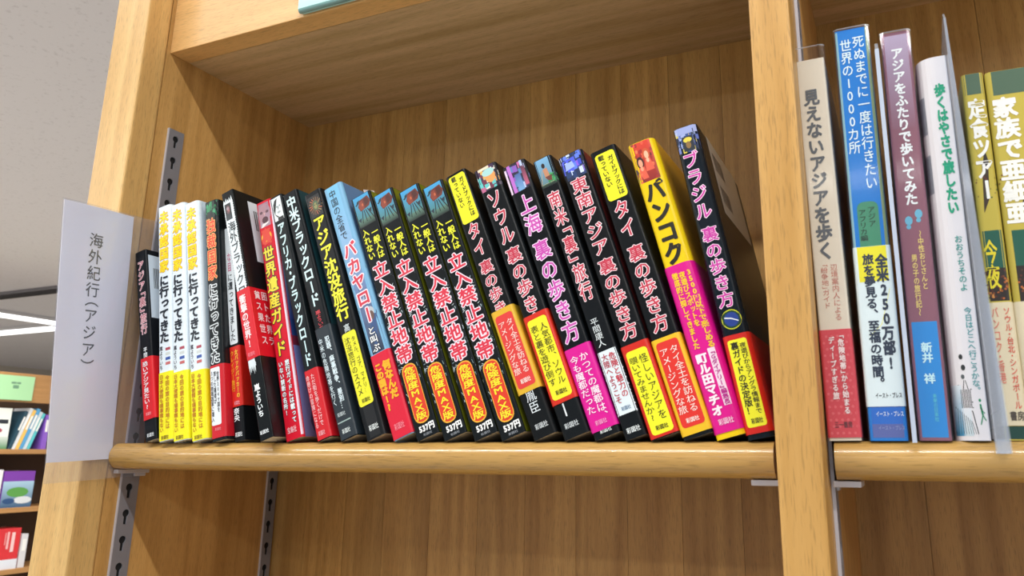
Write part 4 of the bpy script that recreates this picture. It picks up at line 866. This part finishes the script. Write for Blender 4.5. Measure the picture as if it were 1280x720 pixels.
# slip of paper tucked into the sky blue book and into its neighbour
def slip(name,label,key,pts,c):
    yf,x0,lean,h,t=GEO[key]; q=MB(); q.poly([(x,y,z) for x,y,z in pts]); q.poly([(x+.25,y,z) for x,y,z in pts][::-1])
    for i in range(4):
        a=pts[i]; b=pts[(i+1)%4]; q.poly([a,(a[0]+.25,a[1],a[2]),(b[0]+.25,b[1],b[2]),b])
    o=q.build(name,mat('slip_paper',c,.7),BOOK[key],.001); o['label']=label
yf,x0,lean,h,t=GEO['china']; slip('paper_slip','pale paper slip sticking out of the top',"china",[(t-1,34,h-30),(t-3,34,h+6),(t-1,46,h+8),(t+.2,46,h-30)],'#c8c4c8')
yf,x0,lean,h,t=GEO['tai1']; slip('paper_slip','white paper slip tip sticking out of the top',"tai1",[(t-6,18,h-30),(t-5.6,18,h+5),(t-3.2,24,h-1),(t-3.2,24,h-30)],'#e4e4e6')
# ---------------------------------------------------------------- shelf sign in its sleeve
def sign():
    e=empty('shelf_sign',(.0035*S,-.02*S,.16*S)); tag(e,'white vertical shelf sign in a clear sleeve, hung on the left end of the bookcase','sign')
    TL,TR,BR,BL=[Vector((0,y,z)) for y,z in ((-.0915,.350),(.0238,.3545),(.0435,-.0235),(-.0558,-.0285))]
    o0=Vector((0,-.02,.16))
    def g(a,b,off): # a across 0..1, b down 0..1
        p=TL.lerp(TR,a).lerp(BL.lerp(BR,a),b); bow=.0025*math.sin(math.pi*min(1,max(0,a)))
        return (off+bow,p.y-o0.y,p.z-o0.z)
    def slab(name,a0,a1,b0,b1,o1,o2,m,n=8):
        q=MB()
        for i in range(n):
            a,b=a0+(a1-a0)*i/n,a0+(a1-a0)*(i+1)/n
            q.poly([g(a,b0,o2),g(a,b1,o2),g(b,b1,o2),g(b,b0,o2)],None,True); q.poly([g(a,b0,o1),g(b,b0,o1),g(b,b1,o1),g(a,b1,o1)],None,True)
            q.poly([g(a,b0,o1),g(a,b0,o2),g(b,b0,o2),g(b,b0,o1)]); q.poly([g(a,b1,o1),g(b,b1,o1),g(b,b1,o2),g(a,b1,o2)])
        q.poly([g(a0,b0,o1),g(a0,b1,o1),g(a0,b1,o2),g(a0,b0,o2)]); q.poly([g(a1,b0,o1),g(a1,b0,o2),g(a1,b1,o2),g(a1,b1,o1)])
        return q.build(name,m,e,S)
    slab('paper_card',0,1,0,1,0,.0008,mat('card_white','#f6f6fb',.55)); slab('clear_sleeve',-.025,1.42,-.006,1.075,.0014,.0020,SLEEVE,12)
    q=MB(); tx='海外紀行（アジア）'; z0,z1=.105,.645; n=len(tx)
    ext=[HALF.get(ch,(1,0))[0] for ch in tx]; tot=sum(ext); z=z0
    for ch,k in zip(tx,ext):
        dz=(z1-z0)*k/tot; cz=z+dz/2-HALF.get(ch,(1,0))[1]*(z1-z0)/tot; put(q,ch,.46,-cz,.205,.062,lambda a,b,off:g(a,-b,.0012),'#30343c',.008,0); z+=dz
    q.build('sign_lettering',PRINT,e,S)
sign()
# ---------------------------------------------------------------- pale aqua card holder on the rail above
def holder():
    e=empty('card_holder',(.288*S,.0485*S,.664*S)); tag(e,'pale aqua card in a clear holder on the rail above the left bay','sign')
    q=MB(); n=6; r=.012; W=.46; Hh=.13
    pts=[(r-r*math.sin(a)+.0,r-r*math.cos(a)) for a in [math.pi/2*i/n for i in range(n+1)]][::-1]+[(W,0),(W,Hh),(0,Hh)]
    q.poly([(x,-.004,z) for x,z in pts][::-1]); q.poly([(x,0,z) for x,z in pts])
    for i in range(len(pts)):
        a,b=pts[i],pts[(i+1)%len(pts)]; q.poly([(a[0],-.004,a[1]),(b[0],-.004,b[1]),(b[0],0,b[1]),(a[0],0,a[1])])
    q.build('aqua_card',mat('aqua_card','#a9dfe0',.2,coat=.5),e,S)
    q=MB()
    for i in range(12):
        a,b=math.tau*i/12,math.tau*(i+1)/12; f=lambda t_,x:(x,-.005+.0045*math.cos(t_),.004+.0045*math.sin(t_)); q.poly([f(a,.006),f(a,W),f(b,W),f(b,.006)][::-1],None,True)
    q.build('holder_rim',mat('rim_grey_green','#6f9a98',.12,coat=.6),e,S)
holder()
# ---------------------------------------------------------------- metal bookend at the right of the row
def bookend():
    e=empty('bookend',(.985*S,.20*S,0)); tag(e,'blue grey metal bookend between the last navy book and the divider','bookend'); m=mat('bookend_grey','#7d8c98',.4,.2)
    q=MB(); q.box((-.028,.02,.0002),(.0115,.10,.0022)); q.build('foot_plate',m,e,S)
    q=MB(); q.box((.0085,-.13,.0022),(.0115,.10,.165)); q.build('upright_plate',m,e,S,bevel=.0012)
bookend()
# ---------------------------------------------------------------- far bookcase seen past the left end
def far_case():
    X=-4.6; y0,y1=2.2,3.5; e=empty('far_bookcase',(X-.15,(y0+y1)/2,-1.5)); tag(e,'far bookcase across the aisle with a green and orange header strip','bookcase')
    wm=wood('far_beech','#b98a56','#a27442',axis='y',bands=.6); dk=mat('far_back','#4e3b2c',.8)
    def b(name,a,c,m,bev=.002):
        q=MB(); q.box(a,c); o=q.build(name,m,e,1,bevel=bev); o.matrix_parent_inverse=e.matrix_basis.inverted(); return o
    b('back_panel',(X-.32,y0,-1.5),(X-.30,y1,.46),dk); b('side_panel',(X-.32,y0-.04,-1.5),(X,y0,.46),wm); b('side_panel',(X-.32,y1,-1.5),(X,y1+.04,.46),wm)
    hd=b('header_board',(X-.03,y0,.29),(X+.01,y1,.47),wm,.003); hd['label']='pale orange header board'
    g=b('header_plate',(X+.011,2.2,.30),(X+.018,2.885,.452),mat('plate_green','#a8d8a4',.5)); g['label']='light green header plate'
    q=MB()
    for (a0,a1,z0,z1) in ((2.742,2.772,.40,.412),(2.776,2.800,.40,.412),(2.755,2.79,.372,.392)): q.box((X+.0182,a0,z0),(X+.0186,a1,z1),'#6c9478')
    o=q.build('plate_lettering',PRINT,e,1); o.matrix_parent_inverse=e.matrix_basis.inverted()
    for z in (.0,-.355,-.72,-1.08): b('far_shelf',(X-.30,y0,z-.03),(X,y1,z),wm)
    for zt in (): pass
    rows=[(0.0,[(2.40,.05,.22,'#7a4a50',0,'brown'),(2.46,.06,.22,'#3a4c64',0,'navy'),(2.53,.12,.21,'#dfe6dc',0,'white'),(2.66,.14,.25,'#e8ece6',0,'wide white and green'),(2.812,.018,.25,'#284858',-.3,'dark teal leaning'),(2.833,.02,.27,'#d8dce0',-.3,'pale grey leaning'),(2.856,.02,.26,'#f0c060',-.3,'yellow leaning'),(2.879,.022,.27,'#58a0d0',-.3,'sky blue leaning'),(2.904,.02,.25,'#c8d8e0',-.3,'blue-white leaning'),(2.927,.018,.24,'#5ac0c8',-.3,'turquoise leaning'),(3.02,.03,.22,'#8a5cc4',0,'violet')]),
     (-.355,[(2.50,.16,.22,'#c8b050',0,'mustard'),(2.67,.10,.23,'#b83c78',0,'magenta'),(2.775,.035,.23,'#e4dfe4',0,'white'),(2.82,.19,.22,'#7a3ca4',0,'purple faced')]),
     (-.72,[(2.50,.17,.24,'#88a090',0,'sage green'),(2.68,.09,.25,'#a09080',0,'taupe'),(2.775,.03,.27,'#3c4c3c',0,'dark green'),(2.81,.17,.24,'#d83238',0,'red fronted'),(2.99,.04,.2,'#d8d8dc',0,'white')])]
    for ri,(z,L) in enumerate(rows):
        for (y,t,h,c,lean,nm) in L:
            r=empty('far_book',(X-.02,y,z)); r.rotation_euler=(-lean*-1,0,0)
            if lean: r.rotation_euler=(lean,0,0)
            tag(r,nm+(' book on the top shelf of the far bookcase',' book standing on the middle shelf of the far bookcase',' book on the low shelf of the far bookcase')[ri],'book','books on the far bookcase')
            q=MB(); q.box((-.165,.0,0),(0,t,h)); q.build('cover',mat('far_cover_'+c.strip('#'),c,.45),r,1,bevel=.0015)
            q=MB(); q.box((-.168,.002,.002),(-.16,t-.002,h+.0012)); q.build('page_block',PAGE,r,1)
            q=MB(); X0=.0008
            if nm=='purple faced':
                prims(q,[('g',0,0,1,.72,'#3c5c80','#a8c8dc'),('e',.5,.42,.36,.14,'#5c9c4c'),('e',.7,.2,.3,.1,'#d8dce0'),('e',.25,.18,.2,.08,'#30507c')],lambda a,b,o:(X0+o*.05,a*t,b*h),0)
            elif nm=='red fronted':
                prims(q,[('r',0,0,1,.24,'#dfe4ee')],lambda a,b,o:(X0,a*t,b*h),0)
                prims(q,[('r',.52,.5,.6,.92,'#f0b8b8'),('r',.68,.42,.8,.9,'#f4cccc'),('r',.44,.6,.48,.9,'#e89898')],lambda a,b,o:(X0+.0003+o*.05,a*t,b*h),0)
            elif t>.08: prims(q,[('r',.1,.62,.9,.72,'#30343c'),('g',0,0,1,.3,'#4c8c58','#d0d8d0'),('e',.5,.45,.2,.06,'#a84c5c')],lambda a,b,o:(X0+o*.05,a*t,b*h),0)
            else: prims(q,[('r',.2,.5,.8,.85,'#f2f2ee')],lambda a,b,o:(X0+o*.05,a*t,b*h),0)
            q.build('cover_print',PRINT,r,1)
far_case()
